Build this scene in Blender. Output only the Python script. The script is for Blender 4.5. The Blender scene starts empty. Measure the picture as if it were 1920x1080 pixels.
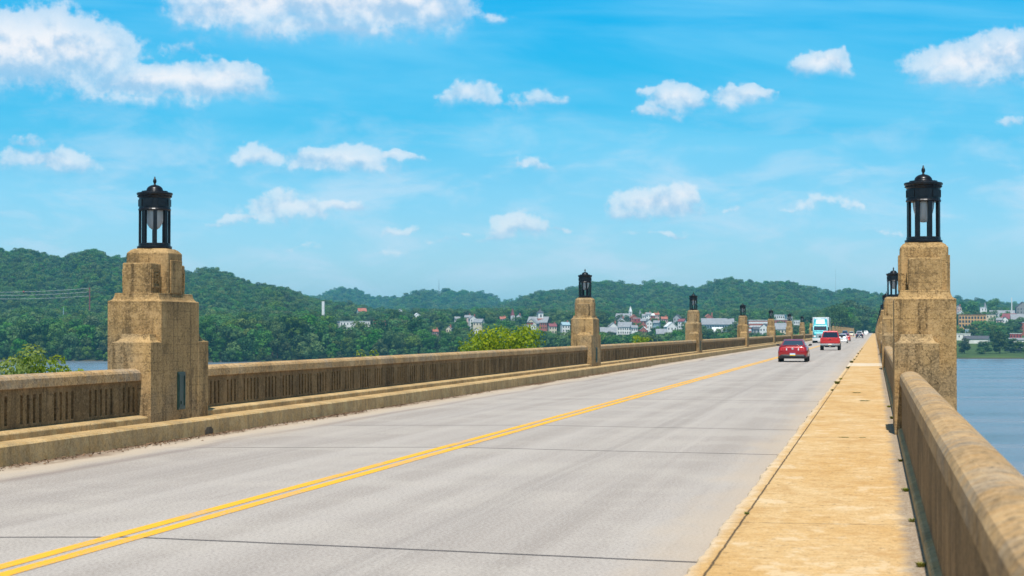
import bpy, bmesh, math, random
import numpy as np
from mathutils import Vector, Matrix
R = math.radians
S = bpy.context.scene
COL = S.collection
rnd = random.Random(7)

# ------------------------------------------------------------------ camera
FPX = 3733.0                      # focal length in pixels of a 1920 wide frame
YAW, PITCH = 10.325, 1.228
EYE = 1.97
cam_d = bpy.data.cameras.new("camera")
cam_d.sensor_width = 36.0
cam_d.lens = 36.0 * FPX / 1920.0
cam_d.clip_start = 0.05
cam_d.clip_end = 60000
cam_d.dof.use_dof = True
cam_d.dof.focus_distance = 45.0
cam_d.dof.aperture_fstop = 4.5
cam = bpy.data.objects.new("camera", cam_d)
cam.location = (0, 0, EYE)
cam.rotation_euler = (R(90 + PITCH), 0, R(YAW))
COL.objects.link(cam)
S.camera = cam
CY, SY = math.cos(R(YAW)), math.sin(R(YAW))
CP, SP = math.cos(R(PITCH)), math.sin(R(PITCH))
RT = Vector((CY, SY, 0))
FH = Vector((-SY, CY, 0))
FW = FH * CP + Vector((0, 0, SP))
UP = RT.cross(FW)


def ray(px, py):
    return FW + RT * ((px - 960) / FPX) + UP * ((540 - py) / FPX)


def at(px, py, depth):
    """world point at horizontal depth along the view azimuth"""
    d = ray(px, py)
    return Vector((0, 0, EYE)) + d * (depth / d.dot(FH))


def flatat(px, depth):
    x = (px - 960) / FPX * depth
    return (x * CY - depth * SY, x * SY + depth * CY)


def proj(x, y, z):
    v = np.stack([x, y, z - EYE], -1)
    zf = v @ np.array(FW)
    return 960 + FPX * (v @ np.array(RT)) / zf, 540 - FPX * (v @ np.array(UP)) / zf, zf


# ------------------------------------------------------------------ render settings
S.view_settings.view_transform = 'Standard'
S.view_settings.look = 'None'
S.view_settings.exposure = 0.25
S.view_settings.gamma = 1.0
S.view_settings.use_curve_mapping = False
S.render.engine = 'CYCLES'
S.cycles.max_bounces = 6
S.cycles.diffuse_bounces = 3
S.cycles.glossy_bounces = 3
S.cycles.transmission_bounces = 4
S.cycles.transparent_max_bounces = 6
S.cycles.volume_bounces = 1
S.cycles.use_denoising = True

# ------------------------------------------------------------------ sun
SUN_EL, SUN_AZ = 62.0, 6.5       # azimuth measured from -Y (behind the camera) to the right
sd = Vector((math.sin(R(SUN_AZ)) * math.cos(R(SUN_EL)), -math.cos(R(SUN_AZ)) * math.cos(R(SUN_EL)), math.sin(R(SUN_EL))))
sun_d = bpy.data.lights.new("sun", 'SUN')
sun_d.energy = 4.7
sun_d.angle = R(0.53)
sun_d.color = (1.0, 0.95, 0.86)
sun = bpy.data.objects.new("sun", sun_d)
sun.rotation_euler = sd.to_track_quat('Z', 'Y').to_euler()
sun.location = (0, -50, 80)
COL.objects.link(sun)


# ------------------------------------------------------------------ node helper
class NT:
    def __init__(s, tree):
        s.t = tree
        s.n = tree.nodes
        s.n.clear()

    def link(s, a, b):
        s.t.links.new(a, b)

    def new(s, typ, props=None, **ins):
        nd = s.n.new(typ)
        for k, v in (props or {}).items():
            setattr(nd, k, v)
        for k, v in ins.items():
            key = int(k[1:]) if k[0] == '_' and k[1:].isdigit() else k.replace('_', ' ')
            sock = nd.inputs[key]
            s.put(sock, v)
        return nd

    def put(s, sock, v):
        if isinstance(v, bpy.types.NodeSocket):
            s.link(v, sock)
        elif isinstance(v, bpy.types.Node):
            s.link(v.outputs[0], sock)
        else:
            if sock.type == 'RGBA' and len(v) == 3:
                v = (*v, 1)
            sock.default_value = v

    def m(s, op, a, b=0.0, c=None, clamp=False):
        nd = s.n.new('ShaderNodeMath')
        nd.operation = op
        nd.use_clamp = clamp
        s.put(nd.inputs[0], a)
        s.put(nd.inputs[1], b)
        if c is not None:
            s.put(nd.inputs[2], c)
        return nd.outputs[0]

    def vm(s, op, a, b=None):
        nd = s.n.new('ShaderNodeVectorMath')
        nd.operation = op
        s.put(nd.inputs[0], a)
        if b is not None:
            s.put(nd.inputs[1], b)
        return nd.outputs['Value'] if op in ('LENGTH', 'DOT_PRODUCT') else nd.outputs[0]

    def mix(s, f, a, b, blend='MIX'):
        nd = s.n.new('ShaderNodeMix')
        nd.data_type = 'RGBA'
        nd.blend_type = blend
        s.put(nd.inputs[0], f)
        s.put(nd.inputs[6], a)
        s.put(nd.inputs[7], b)
        return nd.outputs[2]

    def ss(s, v, lo, hi, a=0.0, b=1.0):
        nd = s.n.new('ShaderNodeMapRange')
        nd.interpolation_type = 'SMOOTHSTEP'
        s.put(nd.inputs[0], v)
        s.put(nd.inputs[1], lo)
        s.put(nd.inputs[2], hi)
        s.put(nd.inputs[3], a)
        s.put(nd.inputs[4], b)
        return nd.outputs[0]

    def noise(s, vec, scale, detail=4.0, rough=0.55, out='Fac', dist=0.0):
        nd = s.n.new('ShaderNodeTexNoise')
        if vec is not None:
            s.put(nd.inputs['Vector'], vec)
        nd.inputs['Scale'].default_value = scale
        nd.inputs['Detail'].default_value = detail
        nd.inputs['Roughness'].default_value = rough
        nd.inputs['Distortion'].default_value = dist
        return nd.outputs[out]

    def scale(s, vec, xyz):
        return s.vm('MULTIPLY', vec, xyz)

    def ramp(s, f, stops):
        nd = s.n.new('ShaderNodeValToRGB')
        s.put(nd.inputs[0], f)
        e = nd.color_ramp.elements
        while len(e) > 1:
            e.remove(e[-1])
        for i, (p, c) in enumerate(stops):
            x = e[0] if i == 0 else e.new(p)
            x.position = p
            x.color = (*c, 1)
        return nd.outputs[0]


# ------------------------------------------------------------------ world: sky and clouds
world = bpy.data.worlds.new("World")
S.world = world
world.use_nodes = True
w = NT(world.node_tree)
sky = w.new('ShaderNodeTexSky', dict(sky_type='NISHITA', sun_disc=False, sun_elevation=R(SUN_EL),
                                     sun_rotation=R(180 - SUN_AZ), altitude=100.0, air_density=1.0,
                                     dust_density=0.6, ozone_density=1.4))
tc = w.new('ShaderNodeTexCoord')
dirv = w.vm('NORMALIZE', tc.outputs['Generated'])
sep = w.new('ShaderNodeSeparateXYZ', _0=dirv)
dx, dy, dz = sep.outputs
az = w.m('MULTIPLY', w.m('ARCTAN2', dx, dy), 180 / math.pi)
el = w.m('MULTIPLY', w.m('ARCSINE', dz), 180 / math.pi)
# tint of the air by height above the horizon (clear deep blue above, pale below)
t_el = w.m('MULTIPLY', el, 1 / 30.0, clamp=True)
SKY_TINT = [(0.0, (0.98, 1.33, 1.84)), (0.06, (0.88, 1.30, 1.78)), (0.14, (0.50, 1.17, 1.60)), (0.19, (0.24, 1.13, 1.54)),
            (0.25, (0.04, 1.10, 1.53)), (0.32, (0.0, 1.16, 1.64)), (0.6, (0.22, 0.72, 1.0)), (1.0, (0.65, 0.85, 0.95))]
tint = w.ramp(t_el, SKY_TINT)
base_sky = w.mix(1.0, sky.outputs[0], tint, 'MULTIPLY')
azel = w.new('ShaderNodeCombineXYZ', _0=az, _1=el, _2=0.0)
# thin streaky high veil
streak_v = w.vm('MULTIPLY', w.vm('ADD', azel, w.new('ShaderNodeCombineXYZ', _0=0.0, _1=w.m('MULTIPLY', az, 0.07), _2=0.0).outputs[0]), (0.05, 0.42, 1.0))
streak = w.noise(streak_v, 1.0, 5.0, 0.55, dist=0.6)
veil = w.ss(streak, 0.36, 0.70, 0.0, 0.40)
veil = w.m('MULTIPLY', veil, w.ss(el, 0.5, 4.0))
# domain warp for the cumulus
wn = w.noise(azel, 0.9, 6.0, 0.6, out='Color')
warp = w.vm('MULTIPLY', w.vm('SUBTRACT', wn, (0.5, 0.5, 0.5)), (1.5, 0.85, 0.0))
pq = w.vm('ADD', azel, warp)
CLOUDS = [  # px, py, half width, half height (1920 wide photo pixels), strength
    (560, 15, 200, 62, 1.25), (700, 5, 150, 75, 1.3), (420, 42, 95, 36, 0.9), (800, 25, 62, 42, 0.8), (600, 66, 190, 34, 0.75),
    (60, 128, 165, 72, 1.15), (150, 105, 68, 42, 0.9), (10, 110, 70, 45, 1.0), (80, 182, 170, 30, 0.42),
    (330, 172, 160, 38, 1.0), (290, 158, 58, 30, 0.9), (415, 162, 66, 32, 0.95), (205, 192, 48, 20, 0.42), (270, 202, 120, 24, 0.5),
    (350, 106, 50, 28, 0.38),
    (60, 283, 36, 15, 0.42), (90, 318, 88, 24, 0.72),
    (483, 300, 44, 24, 0.68), (640, 312, 105, 28, 0.8), (740, 300, 55, 12, 0.65), (560, 325, 45, 14, 0.55),
    (540, 402, 72, 30, 0.7), (630, 389, 58, 13, 0.65), (470, 415, 60, 12, 0.5), (415, 422, 34, 8, 0.4),
    (1002, 313, 50, 16, 0.5), (880, 190, 55, 28, 0.7), (962, 195, 32, 20, 0.46), (1022, 190, 46, 20, 0.46),
    (970, 434, 60, 28, 0.72), (930, 449, 38, 13, 0.55), (1045, 430, 26, 8, 0.45),
    (755, 437, 38, 12, 0.45), (865, 440, 14, 7, 0.4), (830, 456, 46, 12, 0.32),
    (1220, 177, 28, 14, 0.5), (1275, 195, 46, 28, 0.85), (1228, 216, 48, 16, 0.7), (1398, 190, 58, 19, 0.78), (1360, 205, 26, 15, 0.55),
    (1553, 133, 54, 25, 0.95),
    (1830, 143, 110, 40, 1.0), (1895, 128, 66, 44, 1.05), (1762, 162, 56, 17, 0.75), (1850, 174, 100, 17, 0.5),
    (1895, 245, 32, 16, 0.5),
    (1235, 390, 88, 32, 0.9), (1285, 370, 38, 24, 0.85), (1180, 410, 44, 17, 0.65), (1230, 440, 76, 10, 0.36),
    (1375, 400, 24, 12, 0.42), (1545, 385, 52, 20, 0.42), (1600, 388, 28, 14, 0.42), (1480, 392, 36, 10, 0.3),
    (922, 40, 46, 18, 0.38), (1662, 445, 50, 14, 0.36), (560, 466, 46, 14, 0.3), (730, 480, 46, 16, 0.26),
    (2100, 120, 150, 60, 1.0), (-180, 160, 160, 70, 1.0), (2200, 330, 120, 40, 0.7), (-220, 360, 140, 40, 0.7)]
sq = w.new('ShaderNodeSeparateXYZ', _0=pq)
pqx, pqy = sq.outputs[0], sq.outputs[1]
field = None
for (px, py, hw, hh, k) in CLOUDS:
    a0 = -YAW + math.degrees(math.atan((px - 960) / FPX))
    e0 = math.degrees(math.atan((540 - py) / FPX)) + PITCH
    sw, sh = math.degrees(hw / FPX), math.degrees(hh / FPX)
    kx, ky = 1 / (sw * 1.5), 1 / (sh * 1.75)
    # each cloud is evaluated after the one before it (keeps the shader small)
    pv_ = w.new('ShaderNodeCombineXYZ', _0=pqx, _1=pqy, _2=field if field is not None else 0.0)
    nd = w.n.new('ShaderNodeVectorMath')
    nd.operation = 'MULTIPLY_ADD'
    w.put(nd.inputs[0], pv_)
    w.put(nd.inputs[1], (kx, ky, 0.0))
    w.put(nd.inputs[2], (-a0 * kx, -e0 * ky, 0.0))
    d = nd.outputs[0]
    ln = w.vm('LENGTH', d)
    f = w.m('SUBTRACT', 1.0, ln)
    sy_ = w.new('ShaderNodeSeparateXYZ', _0=d).outputs[1]
    f = w.m('MINIMUM', f, w.m('MULTIPLY_ADD', sy_, 0.75, 0.52))      # flat base
    f = w.m('MULTIPLY', w.m('MAXIMUM', f, 0.0), k)
    hsum = w.m('MULTIPLY', f, sy_) if field is None else w.m('MULTIPLY_ADD', f, sy_, hsum)
    fsum = w.m('ADD', f, 1e-4) if field is None else w.m('ADD', f, fsum)
    field = f if field is None else w.m('MAXIMUM', field, f)
cn1 = w.noise(azel, 1.5, 6.0, 0.55)
cn2 = w.noise(w.vm('ADD', azel, (0.05, 0.24, 0.0)), 1.5, 6.0, 0.55)   # sample shifted towards the sun
edge_n = w.noise(azel, 4.2, 3.5, 0.55)
dens = w.m('ADD', w.m('MULTIPLY_ADD', field, 1.9, -0.16), w.m('ADD', w.m('MULTIPLY', w.m('SUBTRACT', cn1, 0.5), 1.0), w.m('MULTIPLY', w.m('SUBTRACT', edge_n, 0.5), 0.45)))
hrel = w.m('DIVIDE', hsum, fsum)
soft = w.ss(hrel, -0.5, 0.25, 0.98, 0.42)                             # soft, fading undersides and crisper tops
alpha_n = w.new('ShaderNodeMapRange', dict(interpolation_type='SMOOTHSTEP'), _0=dens, _1=0.06, _2=soft)
alpha = w.m('MULTIPLY', alpha_n.outputs[0], w.ss(field, 0.0, 0.22))
alpha = w.m('MULTIPLY', alpha, w.ss(field, 0.15, 0.85, 0.52, 1.0))
sn1 = w.noise(azel, 0.75, 5.0, 0.55)
sn2 = w.noise(w.vm('ADD', azel, (0.10, 0.40, 0.0)), 0.75, 5.0, 0.55)
relief = w.m('ADD', w.m('MULTIPLY', w.m('SUBTRACT', cn1, cn2), 1.2), w.m('MULTIPLY', w.m('SUBTRACT', sn1, sn2), 2.2))
body = w.ss(w.m('ADD', w.m('MULTIPLY_ADD', hrel, 1.0, 0.34), w.m('ADD', relief, w.m('MULTIPLY', w.m('SUBTRACT', edge_n, 0.5), 0.35))), -0.10, 0.95)
cl_col = w.mix(body, (0.38, 0.54, 0.72), (0.84, 0.82, 0.83))
bg_scale = 1 / 0.075
veil_col = w.vm('MULTIPLY', (0.30, 0.66, 0.86), (bg_scale,) * 3)
s1 = w.mix(veil, base_sky, veil_col)
wisp_n = w.noise(w.vm('MULTIPLY', azel, (0.30, 0.85, 1.0)), 1.0, 6.0, 0.58, dist=0.4)
wisp = w.m('MULTIPLY', w.ss(wisp_n, 0.42, 0.70, 0.0, 0.62), w.m('MULTIPLY', w.ss(el, 0.3, 1.5), w.ss(el, 8.0, 3.5)))
s1 = w.mix(wisp, s1, w.vm('MULTIPLY', (0.56, 0.70, 0.82), (bg_scale,) * 3))
s2 = w.mix(w.m('MULTIPLY', alpha, 0.96), s1, w.vm('MULTIPLY', cl_col, (bg_scale,) * 3))
bg = w.new('ShaderNodeBackground', Color=s2, Strength=0.075)
w.link(bg.outputs[0], w.new('ShaderNodeOutputWorld').inputs[0])


# ------------------------------------------------------------------ mesh helpers
def link(o, parent=None):
    COL.objects.link(o)
    if parent is not None:
        o.parent = parent
    return o


def empty(name, loc=(0, 0, 0), rz=0.0):
    o = bpy.data.objects.new(name, None)
    o.empty_display_size = 0.2
    o.location = loc
    o.rotation_euler = (0, 0, rz)
    return link(o)


def tag(o, label=None, cat=None, group=None, kind=None):
    if label:
        o['label'] = label
    if cat:
        o['category'] = cat
    if group:
        o['group'] = group
    if kind or label:
        o['kind'] = kind or 'thing'
    return o


def build(name, bm, mat, parent=None, loc=None, smooth=False, bevel=0.0):
    bmesh.ops.recalc_face_normals(bm, faces=bm.faces)
    me = bpy.data.meshes.new(name)
    bm.to_mesh(me)
    bm.free()
    for mm in (mat if isinstance(mat, (list, tuple)) else [mat]):
        me.materials.append(mm)
    if smooth:
        me.shade_smooth()
    o = bpy.data.objects.new(name, me)
    if loc is not None:
        o.location = loc
    link(o, parent)
    if bevel:
        b = o.modifiers.new("bevel", 'BEVEL')
        b.width = bevel
        b.segments = 2
        b.limit_method = 'ANGLE'
        b.angle_limit = R(35)
    return o


def box(bm, x0, x1, y0, y1, z0, z1, mi=0):
    v = [bm.verts.new(p) for p in ((x0, y0, z0), (x1, y0, z0), (x1, y1, z0), (x0, y1, z0), (x0, y0, z1), (x1, y0, z1), (x1, y1, z1), (x0, y1, z1))]
    for f in ((0, 3, 2, 1), (4, 5, 6, 7), (0, 1, 5, 4), (1, 2, 6, 5), (2, 3, 7, 6), (3, 0, 4, 7)):
        bm.faces.new([v[i] for i in f]).material_index = mi


def loft(bm, rings, cap=True, closed=True, mi=0):
    vs = [[bm.verts.new(p) for p in r] for r in rings]
    n = len(vs[0])
    for a, b in zip(vs, vs[1:]):
        for i in range(n if closed else n - 1):
            j = (i + 1) % n
            bm.faces.new((a[i], a[j], b[j], b[i])).material_index = mi
    if cap:
        bm.faces.new(list(reversed(vs[0]))).material_index = mi
        bm.faces.new(vs[-1]).material_index = mi


def rect(x0, x1, y0, y1, z):
    return [(x0, y0, z), (x1, y0, z), (x1, y1, z), (x0, y1, z)]


def oct_rect(x0, x1, y0, y1, z, c):
    return [(x0 + c, y0, z), (x1 - c, y0, z), (x1, y0 + c, z), (x1, y1 - c, z), (x1 - c, y1, z), (x0 + c, y1, z), (x0, y1 - c, z), (x0, y0 + c, z)]


def lathe(bm, prof, n=20, cx=0, cy=0, cap=True):
    loft(bm, [[(cx + r * math.cos(2 * math.pi * i / n), cy + r * math.sin(2 * math.pi * i / n), z) for i in range(n)] for r, z in prof], cap=cap)


def prism(bm, pts, axis, a0, a1, mi=0):
    def P(u, v, a):
        return {'x': (a, u, v), 'y': (u, a, v), 'z': (u, v, a)}[axis]
    loft(bm, [[P(u, v, a0) for u, v in pts], [P(u, v, a1) for u, v in pts]], mi=mi)


def tube(bm, pts, rads, n=6):
    rings = []
    for i, p in enumerate(pts):
        p = Vector(p)
        d = (Vector(pts[min(i + 1, len(pts) - 1)]) - Vector(pts[max(i - 1, 0)])).normalized()
        u = d.orthogonal().normalized()
        v = d.cross(u)
        rings.append([p + (u * math.cos(2 * math.pi * k / n) + v * math.sin(2 * math.pi * k / n)) * rads[i] for k in range(n)])
    loft(bm, rings)


def grid_mesh(name, xs, ys, zs, mat, smooth=True):
    nx, ny = len(xs), len(ys)
    X, Y = np.meshgrid(xs, ys)
    V = np.stack([X, Y, zs], -1).reshape(-1, 3)
    i = np.arange(nx * ny).reshape(ny, nx)
    F = np.stack([i[:-1, :-1], i[:-1, 1:], i[1:, 1:], i[1:, :-1]], -1).reshape(-1, 4)
    return arr_mesh(name, V, F, mat, smooth)


def arr_mesh(name, V, F, mat, smooth=False):
    me = bpy.data.meshes.new(name)
    n, m = len(V), len(F)
    me.vertices.add(n)
    me.vertices.foreach_set('co', np.ascontiguousarray(V, dtype=np.float32).ravel())
    me.loops.add(m * 4)
    me.loops.foreach_set('vertex_index', np.ascontiguousarray(F, dtype=np.int32).ravel())
    me.polygons.add(m)
    me.polygons.foreach_set('loop_start', np.arange(0, m * 4, 4, dtype=np.int32))
    me.update(calc_edges=True)
    me.validate()
    me.materials.append(mat)
    if smooth:
        me.shade_smooth()
    return me


def copy_tree(o, parent=None):
    c = o.copy()
    link(c)
    if parent is not None:
        c.parent = parent
    for ch in o.children:
        copy_tree(ch, c)
    return c


# ------------------------------------------------------------------ materials
MATS = {}


def mat(name):
    m = bpy.data.materials.new(name)
    m.use_nodes = True
    t = NT(m.node_tree)
    t.out = t.new('ShaderNodeOutputMaterial')
    return m, t


def plain(name, col, rough=0.6, metal=0.0, var=0.12, scale=3.0, coat=0.0, bump=0.0):
    """procedural paint / metal / plaster: base colour broken up by soft noise"""
    if name in MATS:
        return MATS[name]
    m, t = mat(name)
    p = t.new('ShaderNodeNewGeometry').outputs['Position']
    n = t.noise(p, scale, 5.0, 0.6)
    c = t.mix(t.ss(n, 0.3, 0.7), tuple(x * (1 - var) for x in col), tuple(min(1, x * (1 + var)) for x in col))
    b = t.new('ShaderNodeBsdfPrincipled', Base_Color=c, Roughness=rough, Metallic=metal)
    b.inputs['Coat Weight'].default_value = coat
    b.inputs['Coat Roughness'].default_value = 0.08
    if bump:
        bp = t.new('ShaderNodeBump', Strength=bump, Distance=0.02, Height=t.noise(p, scale * 8, 4.0))
        t.link(bp.outputs[0], b.inputs['Normal'])
    t.link(b.outputs[0], t.out.inputs[0])
    MATS[name] = m
    return m


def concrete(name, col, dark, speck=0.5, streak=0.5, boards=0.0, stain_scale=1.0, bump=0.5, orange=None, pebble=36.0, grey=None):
    m, t = mat(name)
    g = t.new('ShaderNodeNewGeometry')
    p = g.outputs['Position']
    nz = t.new('ShaderNodeSeparateXYZ', _0=g.outputs['Normal']).outputs[2]
    big = t.noise(p, 0.9 * stain_scale, 6.0, 0.65)
    mid = t.noise(p, 4.5 * stain_scale, 6.0, 0.7)
    fine = t.noise(p, 40.0, 3.0, 0.7)
    vfine = t.noise(p, 72.0, 2.0, 0.7)
    peb = t.new('ShaderNodeTexVoronoi', _0=p, Scale=pebble)
    pebv = t.new('ShaderNodeSeparateXYZ', _0=peb.outputs['Color']).outputs[0]
    st = t.noise(t.scale(p, (5.0, 5.0, 0.45)), 1.0, 5.0, 0.65)
    c = t.mix(t.ss(big, 0.32, 0.68), tuple(x * 0.68 for x in col), tuple(x * 1.2 for x in col))
    if grey:
        c = t.mix(t.m('MULTIPLY', t.ss(t.noise(p, 0.5, 4.0, 0.6), 0.46, 0.60), 0.75), c, grey)
    if orange:
        c = t.mix(t.m('MULTIPLY', t.ss(mid, 0.40, 0.66), 0.75), c, orange)
    side = t.ss(nz, 0.2, 0.8, 1.0, 0.0)
    c = t.mix(t.m('MULTIPLY', t.m('MULTIPLY', t.ss(st, 0.47, 0.72), side), streak), c, dark)
    c = t.mix(t.m('MULTIPLY', t.ss(mid, 0.53, 0.72), 0.30 * streak), c, dark)
    if boards:
        z = t.new('ShaderNodeSeparateXYZ', _0=p).outputs[2]
        zz = t.m('FRACT', t.m('MULTIPLY', z, 1 / 0.155))
        line = t.m('MULTIPLY', t.m('MULTIPLY', t.ss(zz, 0.0, 0.10, 1.0, 0.0), side), boards)
        c = t.mix(t.m('MULTIPLY', line, t.ss(mid, 0.35, 0.6)), c, dark)
    # exposed aggregate: pale and dark grains
    c = t.mix(t.m('MULTIPLY', t.ss(fine, 0.54, 0.68), speck), c, tuple(x * 0.42 for x in dark))
    c = t.mix(t.m('MULTIPLY', t.ss(vfine, 0.56, 0.68), speck * 0.8), c, tuple(min(0.8, x * 1.6 + 0.03) for x in col))
    c = t.mix(t.m('MULTIPLY', t.ss(vfine, 0.46, 0.36), speck * 0.6), c, tuple(x * 0.45 for x in dark))
    c = t.mix(t.m('MULTIPLY', t.ss(pebv, 0.70, 0.95), speck * 0.55), c, tuple(x * 0.35 for x in dark))
    c = t.mix(t.m('MULTIPLY', t.ss(pebv, 0.30, 0.05), speck * 0.45), c, tuple(min(0.75, x * 1.35 + 0.06) for x in col))
    # weather stains with ragged outlines, and pale worn patches
    wst = t.noise(p, 1.5 * stain_scale, 7.0, 0.72)
    c = t.mix(t.m('MULTIPLY', t.ss(wst, 0.545, 0.61), 0.42 * streak), c, tuple(x * 0.8 for x in dark))
    c = t.mix(t.m('MULTIPLY', t.ss(wst, 0.45, 0.385), 0.40), c, tuple(min(0.6, x * 1.3 + 0.03) for x in col))
    # hairline cracks
    ce = t.new('ShaderNodeTexVoronoi', dict(feature='DISTANCE_TO_EDGE'), Vector=t.vm('ADD', p, t.vm('MULTIPLY', t.noise(p, 2.0, 5.0, 0.7, out='Color'), (0.9, 0.9, 0.9))), Scale=0.75)
    ck = t.m('MULTIPLY', t.ss(ce.outputs[0], 0.003, 0.010, 1.0, 0.0), t.ss(big, 0.48, 0.60))
    c = t.mix(t.m('MULTIPLY', ck, 0.75), c, tuple(x * 0.5 for x in dark))
    b = t.new('ShaderNodeBsdfPrincipled', Base_Color=c, Roughness=0.9)
    b.inputs['Specular IOR Level'].default_value = 0.25
    h = t.m('ADD', t.m('MULTIPLY', fine, 0.6), t.m('MULTIPLY', mid, 0.8))
    bp = t.new('ShaderNodeBump', Strength=bump, Distance=0.012, Height=h)
    t.link(bp.outputs[0], b.inputs['Normal'])
    t.link(b.outputs[0], t.out.inputs[0])
    return m


TAN, TAN_D = (0.44, 0.285, 0.125), (0.13, 0.085, 0.04)
M_PIL = concrete("pillar_concrete", (0.395, 0.25, 0.105), (0.085, 0.054, 0.025), 0.6, 0.95, boards=0.8, grey=(0.275, 0.205, 0.12))
M_COP = concrete("coping_concrete", (0.45, 0.295, 0.145), (0.12, 0.085, 0.05), 0.7, 0.45, orange=(0.50, 0.28, 0.095), pebble=30.0, grey=(0.33, 0.27, 0.20))
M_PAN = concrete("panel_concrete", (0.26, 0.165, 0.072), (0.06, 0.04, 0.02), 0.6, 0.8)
M_KERB = concrete("kerb_concrete", (0.49, 0.345, 0.175), (0.17, 0.115, 0.055), 0.4, 0.55, orange=(0.52, 0.32, 0.115))
M_LANT = plain("lantern_iron", (0.012, 0.013, 0.016), 0.32, 0.4, 0.3, 12)
M_GLOBE = plain("frosted_globe", (0.62, 0.66, 0.68), 0.25, 0.0, 0.06, 8)
M_PLATE = plain("plaque_metal", (0.018, 0.05, 0.042), 0.4, 0.5, 0.35, 20)

# road: worn pale concrete with sealed joints, wheel tracks, dirt along the kerb
m, t = mat("road_surface")
p = t.new('ShaderNodeNewGeometry').outputs['Position']
sx = t.new('ShaderNodeSeparateXYZ', _0=p)
x, y = sx.outputs[0], sx.outputs[1]
lanes = t.noise(t.scale(p, (1.1, 0.018, 1)), 1.0, 5.0, 0.6)
streaks = t.noise(t.scale(p, (7.0, 0.05, 1)), 1.0, 5.0, 0.65)
blot = t.noise(p, 0.35, 6.0, 0.6)
grain = t.noise(p, 30.0, 4.0, 0.8)
grain2 = t.noise(p, 9.0, 5.0, 0.8)
c = t.mix(t.ss(lanes, 0.30, 0.70), (0.335, 0.292, 0.258), (0.435, 0.388, 0.35))
c = t.mix(t.m('MULTIPLY', t.ss(streaks, 0.45, 0.75), 0.2), c, (0.29, 0.25, 0.23))
c = t.mix(t.m('MULTIPLY', t.ss(blot, 0.45, 0.62), 0.5), c, (0.47, 0.42, 0.37))
for tx_, tw_, tk_ in ((-4.2, 0.55, 0.30), (-9.6, 0.55, 0.22), (-5.15, 0.3, 0.14), (-3.2, 0.3, 0.14), (-8.7, 0.3, 0.12), (-10.5, 0.3, 0.12)):
    td_ = t.m('ABSOLUTE', t.m('SUBTRACT', t.m('ADD', x, t.m('MULTIPLY', t.m('SUBTRACT', lanes, 0.5), 1.2)), tx_))
    c = t.mix(t.m('MULTIPLY', t.ss(td_, tw_, 0.0, 0.0, tk_), t.ss(streaks, 0.25, 0.6)), c, (0.17, 0.145, 0.13))
c = t.mix(t.m('MULTIPLY', t.ss(grain, 0.49, 0.62), 0.6), c, (0.185, 0.155, 0.135))
c = t.mix(t.m('MULTIPLY', t.ss(grain, 0.48, 0.38), 0.6), c, (0.53, 0.48, 0.44))
c = t.mix(t.m('MULTIPLY', t.ss(grain2, 0.52, 0.72), 0.35), c, (0.23, 0.20, 0.185))
edge = t.m('ADD', x, t.m('MULTIPLY', t.m('SUBTRACT', t.noise(t.scale(p, (1, 0.25, 1)), 1.3, 5.0, 0.65), 0.5), 1.6))
c = t.mix(t.ss(edge, -10.9, -12.2, 0.0, 0.75), c, (0.50, 0.40, 0.29))
c = t.mix(t.m('MULTIPLY', t.ss(edge, -12.0, -12.5), 0.8), c, (0.17, 0.105, 0.065))
c = t.mix(t.ss(edge, -2.3, -1.5, 0.0, 0.55), c, (0.47, 0.37, 0.27))
tr = t.m('ABSOLUTE', t.m('SUBTRACT', t.m('ADD', x, 11.35), t.m('MULTIPLY', t.m('SUBTRACT', t.noise(t.scale(p, (0, 0.06, 0)), 1.0, 3.0), 0.5), 1.6)))
c = t.mix(t.m('MULTIPLY', t.ss(tr, 0.0, 0.28, 0.45, 0.0), t.ss(streaks, 0.3, 0.6)), c, (0.15, 0.11, 0.10))
yw = t.m('ADD', y, t.m('MULTIPLY', t.m('SUBTRACT', t.noise(t.scale(p, (0.5, 0.05, 1)), 1.0, 3.0), 0.5), 0.12))
yw = t.m('ADD', yw, t.m('MULTIPLY', t.m('ABSOLUTE', t.m('ADD', x, 7.0)), 0.20))
jm = None
for jy, wd in ((2.5, .03), (18.1, .032), (33.0, .036), (41.0, .036), (57.2, .036), (66.0, .02), (80.0, .025), (95.0, .025), (112.0, .03), (130, .03), (150, .03), (180, .03), (215, .04), (260, .04), (305, .04)):
    d = t.ss(t.m('ABSOLUTE', t.m('SUBTRACT', yw, jy)), wd * 0.9, wd * 1.7, 1.0, 0.0)
    jm = d if jm is None else t.m('MAXIMUM', jm, d)
jm = t.m('MULTIPLY', jm, t.ss(x, -12.0, -10.2))
c = t.mix(t.m('MULTIPLY', jm, 0.92), c, (0.03, 0.028, 0.03))
b = t.new('ShaderNodeBsdfPrincipled', Base_Color=c, Roughness=0.85)
b.inputs['Specular IOR Level'].default_value = 0.3
bp = t.new('ShaderNodeBump', Strength=0.35, Distance=0.006, Height=grain)
t.link(bp.outputs[0], b.inputs['Normal'])
t.link(b.outputs[0], t.out.inputs[0])
M_ROAD = m

m, t = mat("yellow_paint")
p = t.new('ShaderNodeNewGeometry').outputs['Position']
n1 = t.noise(p, 30.0, 4.0, 0.75)
n2 = t.noise(t.scale(p, (3.0, 0.5, 1)), 1.0, 5.0, 0.7)
c = t.mix(t.ss(n2, 0.4, 0.7), (0.84, 0.42, 0.006), (0.72, 0.35, 0.015))
c = t.mix(t.m('MULTIPLY', t.ss(t.m('ADD', n1, t.m('MULTIPLY', n2, 0.8)), 0.95, 1.08), 0.85), c, (0.42, 0.37, 0.31))
b = t.new('ShaderNodeBsdfPrincipled', Base_Color=c, Roughness=0.7)
t.link(b.outputs[0], t.out.inputs[0])
M_YEL = m

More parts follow.
